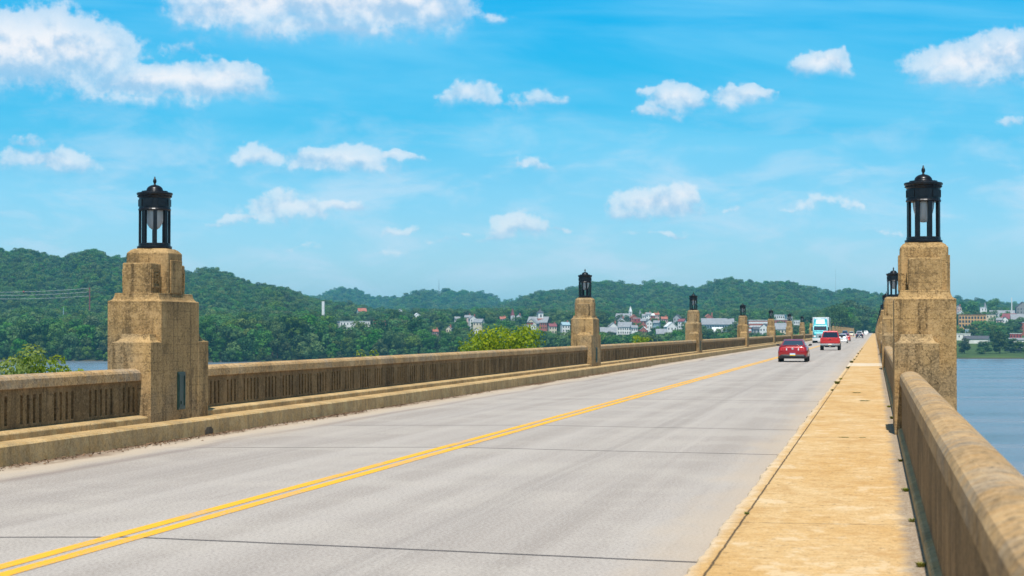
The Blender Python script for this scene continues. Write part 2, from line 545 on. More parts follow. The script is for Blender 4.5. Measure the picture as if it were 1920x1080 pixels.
# sidewalk
m, t = mat("sidewalk_concrete")
p = t.new('ShaderNodeNewGeometry').outputs['Position']
sx = t.new('ShaderNodeSeparateXYZ', _0=p)
x, y = sx.outputs[0], sx.outputs[1]
big = t.noise(t.scale(p, (1.0, 0.35, 1)), 0.9, 6.0, 0.65)
brush = t.noise(t.scale(p, (1.2, 14.0, 1)), 1.0, 5.0, 0.65)
fine = t.noise(p, 42.0, 3.0, 0.7)
spots = t.noise(p, 9.0, 4.0, 0.75)
c = t.mix(t.ss(big, 0.30, 0.70), (0.58, 0.355, 0.135), (0.645, 0.455, 0.235))
c = t.mix(t.m('MULTIPLY', t.ss(brush, 0.42, 0.7), 0.35), c, (0.44, 0.255, 0.095))
mot = t.noise(p, 5.0, 6.0, 0.75)
c = t.mix(t.m('MULTIPLY', t.ss(mot, 0.47, 0.64), 0.6), c, (0.47, 0.285, 0.11))
c = t.mix(t.m('MULTIPLY', t.ss(mot, 0.47, 0.34), 0.5), c, (0.68, 0.53, 0.34))
c = t.mix(t.m('MULTIPLY', t.ss(fine, 0.50, 0.62), 0.6), c, (0.33, 0.19, 0.075))
c = t.mix(t.m('MULTIPLY', t.ss(fine, 0.45, 0.32), 0.3), c, (0.66, 0.50, 0.31))
wst = t.noise(t.scale(p, (1.0, 0.55, 1)), 1.8, 7.0, 0.72)
c = t.mix(t.m('MULTIPLY', t.ss(wst, 0.53, 0.60), 0.45), c, (0.42, 0.235, 0.08))
c = t.mix(t.m('MULTIPLY', t.ss(wst, 0.45, 0.38), 0.5), c, (0.68, 0.54, 0.36))
c = t.mix(t.ss(spots, 0.615, 0.66, 0.0, 0.75), c, (0.10, 0.07, 0.035))
rg = t.m('ADD', x, t.m('MULTIPLY', t.m('SUBTRACT', t.noise(p, 3.0, 5.0, 0.7), 0.5), 0.32))
c = t.mix(t.ss(rg, 0.16, 0.30, 0.0, 0.75), c, t.mix(t.ss(fine, 0.4, 0.6), (0.13, 0.105, 0.085), (0.36, 0.32, 0.28)))
lf = t.m('ADD', x, t.m('MULTIPLY', t.m('SUBTRACT', t.noise(t.scale(p, (1, .5, 1)), 3.0, 5.0, 0.7), 0.5), 0.25))
c = t.mix(t.ss(lf, -1.22, -1.36, 0.0, 0.55), c, (0.62, 0.52, 0.40))
crack = t.m('ADD', x, t.m('MULTIPLY', t.m('SUBTRACT', t.noise(t.scale(p, (0, 1, 0)), 2.2, 5.0, 0.7), 0.5), 0.05))
ck = t.ss(t.m('ABSOLUTE', t.m('ADD', crack, 1.20)), 0.004, 0.016, 1.0, 0.0)
jm = ck
for jy, k in ((5.0, .8), (10.5, .5), (18.2, .75), (32.9, .9), (44.5, .5), (56.5, .9), (70, .8), (86, .8), (100, .9), (118, .8), (140, .8)):
    d = t.ss(t.m('ABSOLUTE', t.m('SUBTRACT', y, jy)), 0.008, 0.03, k, 0.0)
    jm = t.m('MAXIMUM', jm, t.m('MULTIPLY', d, t.ss(spots, 0.38, 0.55, 0.25, 1.0)))
c = t.mix(t.m('MULTIPLY', jm, 0.9), c, (0.055, 0.04, 0.025))
pt = t.m('MULTIPLY', t.ss(t.m('ABSOLUTE', t.m('SUBTRACT', y, 104.0)), 4.0, 5.0, 1.0, 0.0), 0.55)
c = t.mix(pt, c, (0.66, 0.60, 0.50))
b = t.new('ShaderNodeBsdfPrincipled', Base_Color=c, Roughness=0.9)
b.inputs['Specular IOR Level'].default_value = 0.2
bp = t.new('ShaderNodeBump', Strength=0.4, Distance=0.008, Height=t.m('SUBTRACT', fine, t.m('MULTIPLY', jm, 2.0)))
t.link(bp.outputs[0], b.inputs['Normal'])
t.link(b.outputs[0], t.out.inputs[0])
M_WALK = m

# water
m, t = mat("river_water")
p = t.new('ShaderNodeNewGeometry').outputs['Position']
n1 = t.noise(t.scale(p, (0.10, 0.30, 1)), 1.0, 6.0, 0.7)
n2 = t.noise(t.scale(p, (0.012, 0.035, 1)), 1.0, 4.0, 0.6)
c = t.mix(t.ss(n2, 0.35, 0.65), (0.12, 0.15, 0.19), (0.19, 0.215, 0.25))
b = t.new('ShaderNodeBsdfPrincipled', Base_Color=c, Roughness=t.ss(n2, 0.3, 0.7, 0.12, 0.3))
bp = t.new('ShaderNodeBump', Strength=0.55, Distance=1.2, Height=t.m('ADD', n1, t.m('MULTIPLY', n2, 0.6)))
t.link(bp.outputs[0], b.inputs['Normal'])
t.link(b.outputs[0], t.out.inputs[0])
M_WATER = m

# ground
m, t = mat("ground_cover")
g = t.new('ShaderNodeNewGeometry')
p = g.outputs['Position']
n1 = t.noise(p, 0.05, 6.0, 0.65)
n2 = t.noise(p, 0.6, 5.0, 0.7)
c = t.mix(t.ss(n1, 0.35, 0.65), (0.04, 0.072, 0.02), (0.072, 0.115, 0.028))
c = t.mix(t.m('MULTIPLY', t.ss(n2, 0.5, 0.7), 0.5), c, (0.035, 0.06, 0.018))
sxyz = t.new('ShaderNodeSeparateXYZ', _0=p)
z = sxyz.outputs[2]
c = t.mix(t.ss(sxyz.outputs[0], -20.0, -50.0), c, (0.018, 0.032, 0.010))
c = t.mix(t.ss(t.m('ADD', z, t.m('MULTIPLY', n2, 1.0)), -13.6, -14.3), c, (0.07, 0.058, 0.036))
b = t.new('ShaderNodeBsdfPrincipled', Base_Color=c, Roughness=0.95)
b.inputs['Specular IOR Level'].default_value = 0.1
t.link(b.outputs[0], t.out.inputs[0])
M_GND = m


def foliage(name, lo, hi, tip, transl=0.16, vary=1.0):
    m, t = mat(name)
    g = t.new('ShaderNodeNewGeometry')
    oi = t.new('ShaderNodeObjectInfo')
    tcn = t.new('ShaderNodeTexCoord').outputs['Object']
    r = oi.outputs['Random']
    n = t.noise(tcn, 0.45, 3.0, 0.6)
    n2 = t.noise(tcn, 2.6, 2.0, 0.6)
    c = t.mix(r, lo, hi)
    c = t.mix(t.m('MULTIPLY', t.ss(n, 0.40, 0.66), 0.6), c, tip)
    c = t.mix(t.m('MULTIPLY', t.ss(n2, 0.45, 0.7), 0.35), c, tuple(v * 0.55 for v in lo))
    hs = t.new('ShaderNodeHueSaturation', Hue=t.m('MULTIPLY_ADD', t.m('FRACT', t.m('MULTIPLY', r, 7.31)), 0.075 * vary, 0.5 - 0.048 * vary),
               Saturation=t.m('MULTIPLY_ADD', t.m('FRACT', t.m('MULTIPLY', r, 13.7)), 0.35, 0.8),
               Value=t.m('MULTIPLY_ADD', t.m('FRACT', t.m('MULTIPLY', r, 3.77)), 0.85 * vary, 1.0 - 0.42 * vary), Color=c)
    d = t.new('ShaderNodeBsdfPrincipled', Base_Color=hs.outputs[0], Roughness=0.6)
    d.inputs['Specular IOR Level'].default_value = 0.25
    tr = t.new('ShaderNodeBsdfTranslucent', Color=t.mix(1.0, hs.outputs[0], (1.3, 1.3, 0.5), 'MULTIPLY'))
    ms = t.new('ShaderNodeMixShader', _0=transl, _1=d.outputs[0], _2=tr.outputs[0])
    t.link(ms.outputs[0], t.out.inputs[0])
    return m


M_LEAF = foliage("tree_leaves", (0.018, 0.080, 0.017), (0.062, 0.160, 0.022), (0.11, 0.205, 0.03))
M_LEAFY = foliage("sunny_leaves", (0.18, 0.27, 0.012), (0.22, 0.31, 0.014), (0.44, 0.47, 0.03), 0.42, 0.25)
M_WEED = foliage("weed_leaves", (0.09, 0.13, 0.02), (0.16, 0.19, 0.03), (0.22, 0.22, 0.05), 0.3)
M_BARK = plain("bark", (0.09, 0.065, 0.045), 0.9, 0, 0.35, 6)

# ------------------------------------------------------------------ bridge setting
XL, XR, XW = -12.4, -1.36, 0.37     # left kerb face, sidewalk kerb, sidewalk right edge
Y0, Y1 = -14.0, 1296.0
SPAN, YP = 56.4, 35.5
WALK_Z, KERB_Z = 0.23, 0.31

bm = bmesh.new()
ys = list(np.linspace(Y0, 1300, 60)) + [1400, 1500, 1620]
for a, b_ in zip(ys, ys[1:]):
    v = [bm.verts.new(q) for q in ((XL, a, 0), (XR, a, 0), (XR, b_, 0), (XL, b_, 0))]
    bm.faces.new(v)
bmesh.ops.remove_doubles(bm, verts=bm.verts, dist=1e-4)
tag(build("road", bm, M_ROAD), kind='structure')
bm = bmesh.new()
for xa in (-7.05 - 0.205, -7.05 + 0.045):
    loft(bm, [[(xa, yy, 0.004), (xa + 0.16, yy, 0.004)] for yy in ys], cap=False, closed=False)
tag(build("road_centre_line", bm, M_YEL), kind='structure')
bm = bmesh.new()
qy = np.concatenate([np.arange(Y0, 90, 0.11), np.linspace(90, Y1, 120)])
jit, rings = 0.0, []
for yy in qy:
    jit = 0.72 * jit + rnd.gauss(0, 0.0085)
    e = XR + jit + (0.03 if rnd.random() < 0.015 else 0)
    hz_ = WALK_Z + 0.25 * abs(jit) * -1
    rings.append([(XR, yy, -0.45), (e, yy, WALK_Z - 0.035), (e + 0.012, yy, WALK_Z - 0.012), (e + 0.035, yy, hz_), (XR + 0.18, yy, WALK_Z), (XW + 0.3, yy, WALK_Z), (XW + 0.3, yy, -0.45)])
loft(bm, rings)
tag(build("sidewalk", bm, M_WALK), kind='structure')
bm = bmesh.new()
prism(bm, [(XL, -0.3), (XL - 0.015, KERB_Z - 0.03), (XL - 0.05, KERB_Z), (XL - 0.75, KERB_Z + 0.02), (XL - 0.75, -0.3)], 'y', Y0, Y1)
tag(build("kerb", bm, M_KERB), kind='structure')
bm = bmesh.new()
box(bm, -14.15, 1.55, Y0, Y1, -2.2, -0.46)
box(bm, XL - 0.0, XR, Y0, Y1, -0.459, -0.02)
tag(build("bridge_deck", bm, M_PAN), kind='structure')

# ------------------------------------------------------------------ bridge pillars and lanterns
SCOT = [(0.0, 0.0), (0.045, 0.08), (0.085, 0.24), (0.11, 0.48), (0.125, 0.75), (0.13, 1.0)]   # inset, height share


def bridge_pillar(plaque):
    """local frame: road face at x = 0, body towards -x, length along y, z from the road"""
    r = empty("bridge_pillar")
    bm = bmesh.new()
    A = (-1.035, 0.0, -1.02, 1.02)

    def ins(a, i):
        return (a[0] + i, a[1] - i, a[2] + i, a[3] - i)
    rings = [rect(*A, -0.6), rect(*A, 2.51)]
    rings += [rect(*ins(A, s * 0.75), 2.51 + 0.15 * h) for s, h in SCOT[1:]]
    loft(bm, rings)
    build("shaft", bm, M_PIL, r, bevel=0.006)
    for sgn in (-1, 1):
        bm = bmesh.new()
        y_in, y_out = sgn * 0.98, sgn * 1.56
        B = (-0.73, 0.004)
        rr = []
        for i, z in [(0, -0.6), (0, 1.76)] + [(s, 1.76 + 0.15 * h) for s, h in SCOT[1:]]:
            ya, yb = sorted((y_in, y_out - sgn * i * 1.6))
            rr.append(rect(B[0] + i * 0.8, B[1] - i * 0.8 - (0.003 if i else 0), ya, yb, z))
        loft(bm, rr)
        build("buttress", bm, M_PIL, r, bevel=0.005)
    bm = bmesh.new()
    c = (-0.93, -0.11, -0.40, 0.40)
    loft(bm, [oct_rect(*c, 2.60, 0.03), oct_rect(*c, 3.41, 0.03), oct_rect(c[0] + .05, c[1] - .05, c[2] + .05, c[3] - .05, 3.47, 0.05),
              oct_rect(c[0] + .10, c[1] - .10, c[2] + .10, c[3] - .10, 3.50, 0.06)])
    up = build("upper_block", bm, M_PIL, r, bevel=0.012)
    for sgn in (-1, 1):
        bm = bmesh.new()
        ya, yb = sorted((sgn * 0.37, sgn * 0.90))
        loft(bm, [rect(-0.80, -0.245, ya, yb, 2.60), rect(-0.80, -0.245, ya, yb, 3.19), rect(-0.79, -0.255, ya + .01, yb - .01, 3.215)])
        wg = build("upper_wing", bm, M_PIL, r, bevel=0.012)
        for xs in (-0.245, -0.80):
            bm = bmesh.new()
            q = 1 if xs > -0.5 else -1
            yc = sgn * 0.66
            x0, x1 = sorted((xs, xs + q * 0.022))
            for (u0, u1, z0, z1) in ((-.19, .19, 3.06, 3.10), (-.19, .19, 2.76, 2.80), (-.19, -.15, 2.80, 3.06), (.15, .19, 2.80, 3.06),
                                     (-.10, .10, 3.00, 3.03), (-.10, -.07, 2.84, 3.00), (.07, .10, 2.84, 3.00), (-.03, .03, 2.88, 2.97)):
                box(bm, x0, x1, yc + u0, yc + u1, z0, z1)
            build("ornament", bm, M_PIL, wg)
    for xs, q in ((-0.11, 1), (-0.93, -1)):
        bm = bmesh.new()
        x0, x1 = sorted((xs, xs + q * 0.03))
        box(bm, x0, x1, -0.30, 0.30, 2.66, 3.28)
        build("side_panel", bm, M_PIL, r, bevel=0.008)
    if plaque:
        bm = bmesh.new()
        box(bm, 0.0, 0.03, -0.19, 0.19, 0.50, 1.20)
        pq_ = build("plaque", bm, M_PLATE, r, bevel=0.006)
        bm = bmesh.new()
        for a, b_, z0, z1 in ((-.16, .16, 1.13, 1.16), (-.16, .16, .54, .57), (-.16, -.13, .57, 1.13), (.13, .16, .57, 1.13), (-.05, .05, .60, .66)):
            box(bm, 0.03, 0.042, a, b_, z0, z1)
        build("plaque_rim", bm, M_PLATE, pq_)
    return r


def bridge_lantern():
    r = empty("bridge_lantern")
    bm = bmesh.new()
    lathe(bm, [(0.335, 0.0), (0.345, 0.02), (0.345, 0.05), (0.315, 0.06), (0.315, 0.10), (0.30, 0.115)], 32)
    build("base_ring", bm, M_LANT, r)
    for i in range(8):
        a = 2 * math.pi * (i + 0.5) / 8
        bm = bmesh.new()
        loft(bm, [[(0.285 * math.cos(a) + dx_ * math.cos(a) - dy_ * math.sin(a), 0.285 * math.sin(a) + dx_ * math.sin(a) + dy_ * math.cos(a), z)
                   for dx_, dy_ in ((-.027, -.037), (.027, -.037), (.027, .037), (-.027, .037))] for z in (0.10, 0.76)])
        build("post", bm, M_LANT, r)
    bm = bmesh.new()
    prof = [(0.27, 0.755), (0.315, 0.755), (0.325, 0.775), (0.315, 0.795), (0.31, 0.81), (0.31, 1.00), (0.325, 1.02), (0.33, 1.05), (0.352, 1.07),
            (0.356, 1.10), (0.34, 1.112), (0.26, 1.125), (0.255, 1.145), (0.165, 1.155)]
    lathe(bm, prof, 32)
    for i in range(24):                                   # bead row under the cornice
        a = 2 * math.pi * i / 24
        bmesh.ops.create_icosphere(bm, subdivisions=1, radius=0.013, matrix=Matrix.Translation((0.333 * math.cos(a), 0.333 * math.sin(a), 1.035)))
    for i in range(8):
        a = 2 * math.pi * i / 8
        M = Matrix.Rotation(a, 4, 'Z')
        vs0 = len(bm.verts)
        bm2 = bmesh.new()
        box(bm2, 0.30, 0.318, -0.075, 0.075, 0.84, 0.97)
        bmesh.ops.transform(bm2, matrix=M, verts=bm2.verts)
        me = bpy.data.meshes.new("tmp")
        bm2.to_mesh(me)
        bm2.free()
        bm.from_mesh(me)
        bpy.data.meshes.remove(me)
    build("drum", bm, M_LANT, r)
    bm = bmesh.new()
    dome = [(0.17, 1.15)] + [(0.165 * math.cos(a), 1.155 + 0.115 * math.sin(a)) for a in np.linspace(0, 1.35, 8)]
    lathe(bm, dome, 28)
    dm = build("dome", bm, M_LANT, r, smooth=True)
    bm = bmesh.new()
    lathe(bm, [(0.035, 1.26), (0.022, 1.275), (0.018, 1.29), (0.034, 1.32), (0.036, 1.35), (0.026, 1.38), (0.016, 1.395), (0.012, 1.43)], 12)
    build("finial", bm, M_LANT, dm, smooth=True)
    bm = bmesh.new()
    prof = [(0.06, 0.80), (0.19, 0.79), (0.198, 0.74), (0.192, 0.66), (0.172, 0.57), (0.14, 0.48), (0.10, 0.42), (0.05, 0.385), (0.01, 0.38)]
    lathe(bm, prof, 24)
    build("globe", bm, M_GLOBE, r, smooth=True)
    return r


def ordinal(n):
    return ['first', 'second', 'third', 'fourth', 'fifth', 'sixth', 'seventh', 'eighth', 'ninth', 'tenth', 'eleventh', 'twelfth'][n - 1]


pil_proto_l = bridge_pillar(True)
pil_proto_r = bridge_pillar(False)
lan_proto = bridge_lantern()
NP = 23
first = {'l': True, 'r': True, 'lan': True}
for k in range(NP):
    yk = YP + SPAN * k
    for side in 'lr':
        proto = pil_proto_l if side == 'l' else pil_proto_r
        o = proto if first[side] else copy_tree(proto)
        first[side] = False
        o.location = (-12.76, yk, 0) if side == 'l' else (0.325, yk, 0)
        if side == 'r':
            o.rotation_euler = (0, 0, math.pi)
        lx = -12.76 - 0.52 if side == 'l' else 0.325 + 0.52
        lan = lan_proto if first['lan'] else copy_tree(lan_proto)
        first['lan'] = False
        lan.location = (lx, yk, 3.50)
        lan.scale = (0.945, 0.945, 0.95)
        word = 'left' if side == 'l' else 'right'
        edge = 'left parapet across the road' if side == 'l' else 'right parapet beside the sidewalk'
        if k == 0:
            pl = ('large tan concrete pillar with green plaque standing nearest on the left parapet' if side == 'l'
                  else 'large tan concrete pillar without plaque standing nearest at the right of the sidewalk')
            ll = ('black lantern on the nearest left pillar, in front of the wooded hill' if side == 'l'
                  else 'black lantern on the nearest right pillar, high beside the sidewalk')
        elif k < (8 if side == 'l' else 3):
            pl = f'stepped tan concrete pillar, {ordinal(k + 1)} from the camera on the {edge}'
            ll = f'black iron lantern on the {ordinal(k + 1)} pillar along the {edge}'
        else:
            pl = (f'small distant tan pillar in the far row of the {word} parapet')
            ll = (f'tiny distant black lantern on the far row of pillars of the {word} parapet')
        far = k >= (8 if side == 'l' else 3)
        tag(o, pl, 'pillar', (f'distant pillars of the {word} parapet' if far else f'stepped pillars along the {word} parapet'))
        tag(lan, ll, 'lantern', (f'distant lanterns of the {word} parapet' if far else f'lanterns on the {word} pillars'))


# ------------------------------------------------------------------ parapet walls between the pillars
def parapet(length, joints, ledge, right):
    """local: inner face towards +x, coping inner edge at x = 0, y from 0 to length"""
    r = empty("parapet_wall")
    zb = WALK_Z if right else KERB_Z
    edges = [0.0] + joints + [length]
    bm = bmesh.new()
    top = [(0.0, 1.075), (-0.004, 1.215), (-0.03, 1.255), (-0.10, 1.285), (-0.17, 1.293), (-0.24, 1.285), (-0.31, 1.255), (-0.336, 1.215), (-0.34, 1.075)]
    for a, b_ in zip(edges, edges[1:]):
        prism(bm, top, 'y', a + 0.007, b_ - 0.007)
    build("coping", bm, M_COP, r, bevel=0.01)
    bm = bmesh.new()
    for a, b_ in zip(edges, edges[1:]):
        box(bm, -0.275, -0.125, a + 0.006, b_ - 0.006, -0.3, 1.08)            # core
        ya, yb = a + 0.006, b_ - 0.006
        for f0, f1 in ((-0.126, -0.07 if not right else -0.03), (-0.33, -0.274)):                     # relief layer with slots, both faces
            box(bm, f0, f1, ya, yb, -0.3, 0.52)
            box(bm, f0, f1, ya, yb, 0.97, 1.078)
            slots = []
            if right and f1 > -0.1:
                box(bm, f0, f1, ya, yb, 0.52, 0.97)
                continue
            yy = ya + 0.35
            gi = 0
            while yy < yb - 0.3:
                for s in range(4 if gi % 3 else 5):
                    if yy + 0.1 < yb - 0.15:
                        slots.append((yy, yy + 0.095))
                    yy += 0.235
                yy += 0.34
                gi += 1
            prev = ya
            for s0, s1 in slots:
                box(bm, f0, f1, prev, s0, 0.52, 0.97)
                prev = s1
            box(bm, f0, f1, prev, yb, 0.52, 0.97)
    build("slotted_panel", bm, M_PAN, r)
    bm = bmesh.new()
    for a, b_ in zip(edges, edges[1:]):
        h = 0.46 if not right else 0.36
        prism(bm, [(-0.071, zb - 0.25), (ledge, zb - 0.25), (ledge, h - 0.05), (ledge - 0.02, h - 0.03), (-0.071, h)], 'y', a + 0.005, b_ - 0.005)
    build("base_ledge", bm, M_KERB, r, bevel=0.008)
    return r


L = SPAN - 3.12
JT = [2.6] + [2.6 + (L - 5.2) / 5 * i for i in range(1, 5)] + [L - 2.6]
wall_l = parapet(L, JT, 0.13, False)
wall_r = parapet(L, JT, 0.035, True)
fl = fr = True
for k in range(-1, NP - 1):
    ya = YP + SPAN * k + 1.56
    for side in 'lr':
        if side == 'l':
            o = wall_l if fl else copy_tree(wall_l)
            fl = False
            o.location = (-12.93, ya, 0)
        else:
            o = wall_r if fr else copy_tree(wall_r)
            fr = False
            o.location = (0.405, ya + L, 0)
            o.rotation_euler = (0, 0, math.pi)
        word = 'left' if side == 'l' else 'right'
        if k == -1:
            lb = ('slotted tan concrete parapet in front of the nearest left pillar, grey speckled coping' if side == 'l'
                  else 'blurred tan concrete parapet nearest the camera at the right edge, rounded coping')
        elif k < (6 if side == 'l' else 1):
            lb = f'slotted tan concrete parapet between the {ordinal(k + 1)} and {ordinal(k + 2)} pillars of the {word} side'
        else:
            lb = f'far short looking stretch of tan parapet between distant pillars of the {word} side'
        tag(o, lb, 'parapet', f'parapet walls along the {word} side' if k < (6 if side == 'l' else 1) else f'distant parapet walls along the {word} side')

# ------------------------------------------------------------------ river and land
BPX = np.array
BASE_S = [-200, -60, -5, 0, 4, 30, 120, 300, 500, 800, 1300, 3000, 8000]
BASE_Z = [-22, -19, -15.7, -14.95, -13.7, -13.0, -11.3, -6.0, -1.0, 4.0, 10.0, 14.0, 18.0]
HILLS = [  # px, px above horizon at the crest, crest depth, foot depth
    ([-900, -500, -200, 0, 60, 130, 200, 350, 430, 500, 560, 620, 700, 800, 900], [120, 150, 158, 150, 147, 139, 133, 112, 97, 78, 62, 48, 32, 10, 0], 2600, 1650),
    ([500, 560, 630, 680, 730, 790, 840], [40, 62, 79, 80, 66, 40, 20], 5600, 4300),
    ([690, 740, 790, 830, 870, 900, 950, 1000, 1100], [30, 56, 71, 76, 71, 71, 70, 66, 30], 5000, 4000),
    ([860, 910, 960, 1000, 1100, 1200, 1290, 1340, 1420, 1480, 1550, 1600, 1650, 1780, 1850, 1900, 1950, 2100, 2600], [10, 36, 58, 72, 86, 94, 90, 92, 92, 91, 82, 76, 70, 64, 57, 51, 44, 34, 40], 3700, 2450)]


def bank_y(x):
    x = np.asarray(x, dtype=float)
    return 1228 + np.where(x < 0, 0.36 * x, 0.02 * x) - 70 * np.exp(-((x + 365) / 60.0) ** 2) + 5 * np.sin(x / 41.0) + 3 * np.sin(x / 13.0 + 1)


def ground(x, y):
    x, y = np.asarray(x, dtype=float), np.asarray(y, dtype=float)
    s = y - bank_y(x)
    z = np.interp(s, BASE_S, BASE_Z)
    xr, zf = x * CY + y * SY, np.maximum(-x * SY + y * CY, 1.0)
    px = 960 + FPX * xr / zf
    for (P, E, rr, r0), ch in zip(HILLS, (14.5, 27.0, 27.0, 23.0)):
        e = np.interp(px, P, E)
        wob = 1 + 0.06 * np.sin(px / 47.0) + 0.05 * np.sin(px / 19.0 + 2)
        crest = EYE + e * rr / FPX - ch
        tt = np.clip((zf - r0 * wob) / (rr - r0), 0, 1.0)
        tt = tt * tt * (3 - 2 * tt)
        back = np.clip((zf - rr) / 900.0, 0, 1)
        hz = z + (crest - z) * tt * (1 - 0.6 * back) + tt * (2.5 * np.sin(px / 23.0 + zf / 90.0) + 2 * np.sin(zf / 55.0 + px / 61.0))
        z = np.where(crest > z, np.maximum(z, hz), z)
    # the bridge approach: level ground beside the road
    near = np.clip(1 - (np.abs(x + 6.5) - 14) / 40.0, 0, 1) * np.clip((y - 1290) / 30.0, 0, 1) * np.clip((1800 - y) / 100, 0, 1)
    return z * (1 - near) + (-0.35) * near


xs = np.concatenate([np.linspace(-5200, -1000, 60), np.linspace(-980, 420, 180), np.linspace(450, 3500, 50)])
ysn = np.concatenate([np.linspace(900, 1290, 140), np.linspace(1295, 1800, 60), np.linspace(1830, 6200, 110), np.linspace(6300, 12000, 12)])
GX, GY = np.meshgrid(xs, ysn)
tag(link(bpy.data.objects.new("ground", grid_mesh("ground", xs, ysn, ground(GX, GY), M_GND))), kind='structure')
xs = np.linspace(-9000, 9000, 8)
yw_ = np.linspace(-3000, 1500, 8)
tag(link(bpy.data.objects.new("river", grid_mesh("river", xs, yw_, np.full((8, 8), -15.0), M_WATER))), kind='structure')


def islet(cx, cy, rx, ry):
    bm = bmesh.new()
    rr = []
    for q, z in ((1.15, -16.5), (1.0, -14.9), (0.75, -14.4), (0.3, -14.1)):
        rr.append([(cx + rx * q * (1 + .15 * math.sin(3 * a + 1)) * math.cos(a), cy + ry * q * (1 + .1 * math.sin(2 * a)) * math.sin(a), z) for a in np.linspace(0, 2 * math.pi, 24, endpoint=False)])
    loft(bm, rr)
    tag(build("islet_ground", bm, M_GND, smooth=True), kind='structure')


# ------------------------------------------------------------------ trees
def crown_arrays(seed, H, Rd, n, leaf, z0=0.04, lobes=17):
    g = np.random.default_rng(seed)
    th = g.uniform(z0 + 0.08, 0.9, lobes)
    env = Rd * np.sqrt(np.clip(1 - ((th - 0.52) / 0.52) ** 2, 0.05, 1))
    ang = np.arange(lobes) * 2.399 + g.uniform(-.5, .5, lobes)
    rad = env * g.uniform(0.45, 0.80, lobes)
    C = np.stack([rad * np.cos(ang), rad * np.sin(ang), th * H], -1)
    C[0] = (0, 0, 0.84 * H)
    C[1] = (0, 0, 0.6 * H)
    lr = Rd * g.uniform(0.27, 0.46, lobes)
    lr[1] = Rd * 0.55
    li = g.choice(lobes, n, p=lr ** 2 / (lr ** 2).sum())
    d = g.normal(size=(n, 3))
    d[:, 2] += 0.35
    d /= np.linalg.norm(d, axis=1)[:, None]
    pos = C[li] + d * (lr[li] * g.uniform(0.66, 1.08, n))[:, None] * np.array([1, 1, 0.85])
    nrm = d + g.normal(size=(n, 3)) * 0.26
    nrm /= np.linalg.norm(nrm, axis=1)[:, None]
    ref = g.normal(size=(n, 3))
    u = np.cross(nrm, ref)
    u /= np.linalg.norm(u, axis=1)[:, None] + 1e-9
    v = np.cross(nrm, u)
    a = (leaf * g.uniform(0.55, 1.35, n))[:, None]
    b = a * g.uniform(0.5, 0.9, n)[:, None]
    V = np.stack([pos - u * a, pos - v * b + nrm * a * .15, pos + u * a * .9, pos + v * b * .8 - nrm * a * .1], 1).reshape(-1, 3)
    F = np.arange(n * 4).reshape(n, 4)
    return V, F


def trunk_mesh(seed, H, r0, name="trunk"):
    g = random.Random(seed)
    bm = bmesh.new()
    tube(bm, [(0, 0, -0.6), (g.uniform(-.1, .1), 0, H * 0.2), (g.uniform(-.3, .3), g.uniform(-.3, .3), H * 0.5), (g.uniform(-.4, .4), g.uniform(-.4, .4), H * 0.8)], [r0 * 1.3, r0, r0 * .7, r0 * .25], 8)
    for i in range(6):
        a = i * 1.05 + g.uniform(-.4, .4)
        z = H * g.uniform(0.22, 0.5)
        q = H * g.uniform(.16, .26)
        tube(bm, [(0, 0, z), (q * .5 * math.cos(a), q * .5 * math.sin(a), z + q * .5), (q * math.cos(a), q * math.sin(a), z + q * 1.1)], [r0 * .5, r0 * .3, r0 * .1], 5)
    me = bpy.data.meshes.new(name)
    bm.to_mesh(me)
    bm.free()
    me.materials.append(M_BARK)
    return me


VARS = []
for i, (H, Rd) in enumerate(((16, 6.2), (18, 6.0), (14, 6.6), (20, 6.6), (17, 5.2), (13, 5.6))):
    V, F = crown_arrays(100 + i, H, Rd, 2200, 0.50)
    VARS.append((arr_mesh("crown", V, F, M_LEAF), trunk_mesh(i, H, 0.32), H, Rd))
CROWN_SRC = {}


def tree(x, y, z, vi, sc, label, group=None, name="tree", cat='tree', rz=None, squash=1.0):
    r = empty(name, (x, y, z), rnd.uniform(0, 6.28) if rz is None else rz)
    r.scale = (sc, sc, sc * squash)
    c = link(bpy.data.objects.new("crown", VARS[vi][0]), r)
    link(bpy.data.objects.new("trunk", VARS[vi][1]), r)
    CROWN_SRC.setdefault(vi, c)
    tag(r, label, cat, group)
    return r


CLEAR = []      # (px0, px1, lowest visible py, depth): keep the line of sight to these open


def blocked(px0, px1, pyt, dep):
    for a, b_, yb, dd in CLEAR:
        if dep < dd and px1 > a and px0 < b_ and pyt < yb:
            return True
    return False


# ------------------------------------------------------------------ town buildings
def wallmat(n, c):
    return plain("wall_" + n, c, 0.85, 0, 0.10, 0.6)


WHITE = wallmat("white", (0.72, 0.72, 0.70))
CREAM = wallmat("cream", (0.62, 0.55, 0.42))
BRICK = wallmat("brick", (0.36, 0.11, 0.075))
RED = wallmat("red", (0.34, 0.05, 0.05))
YELLOW = wallmat("yellow_ochre", (0.60, 0.34, 0.13))
GREYW = wallmat("grey", (0.34, 0.35, 0.36))
STONE = wallmat("stone", (0.24, 0.24, 0.24))
BLUEG = wallmat("blue_grey", (0.26, 0.38, 0.44))
PINK = wallmat("pale_pink", (0.58, 0.42, 0.38))
ROOF_G = plain("roof_grey", (0.23, 0.24, 0.26), 0.8, 0, 0.2, 0.8)
ROOF_D = plain("roof_dark", (0.075, 0.075, 0.09), 0.8, 0, 0.25, 0.8)
ROOF_R = plain("roof_red", (0.34, 0.11, 0.07), 0.8, 0, 0.2, 0.8)
ROOF_W = plain("roof_white", (0.70, 0.71, 0.72), 0.6, 0, 0.08, 0.8)
ROOF_M = plain("roof_maroon", (0.20, 0.05, 0.06), 0.8, 0, 0.2, 0.8)
GLASS = plain("window_glass", (0.03, 0.04, 0.055), 0.12, 0, 0.3, 1.0)
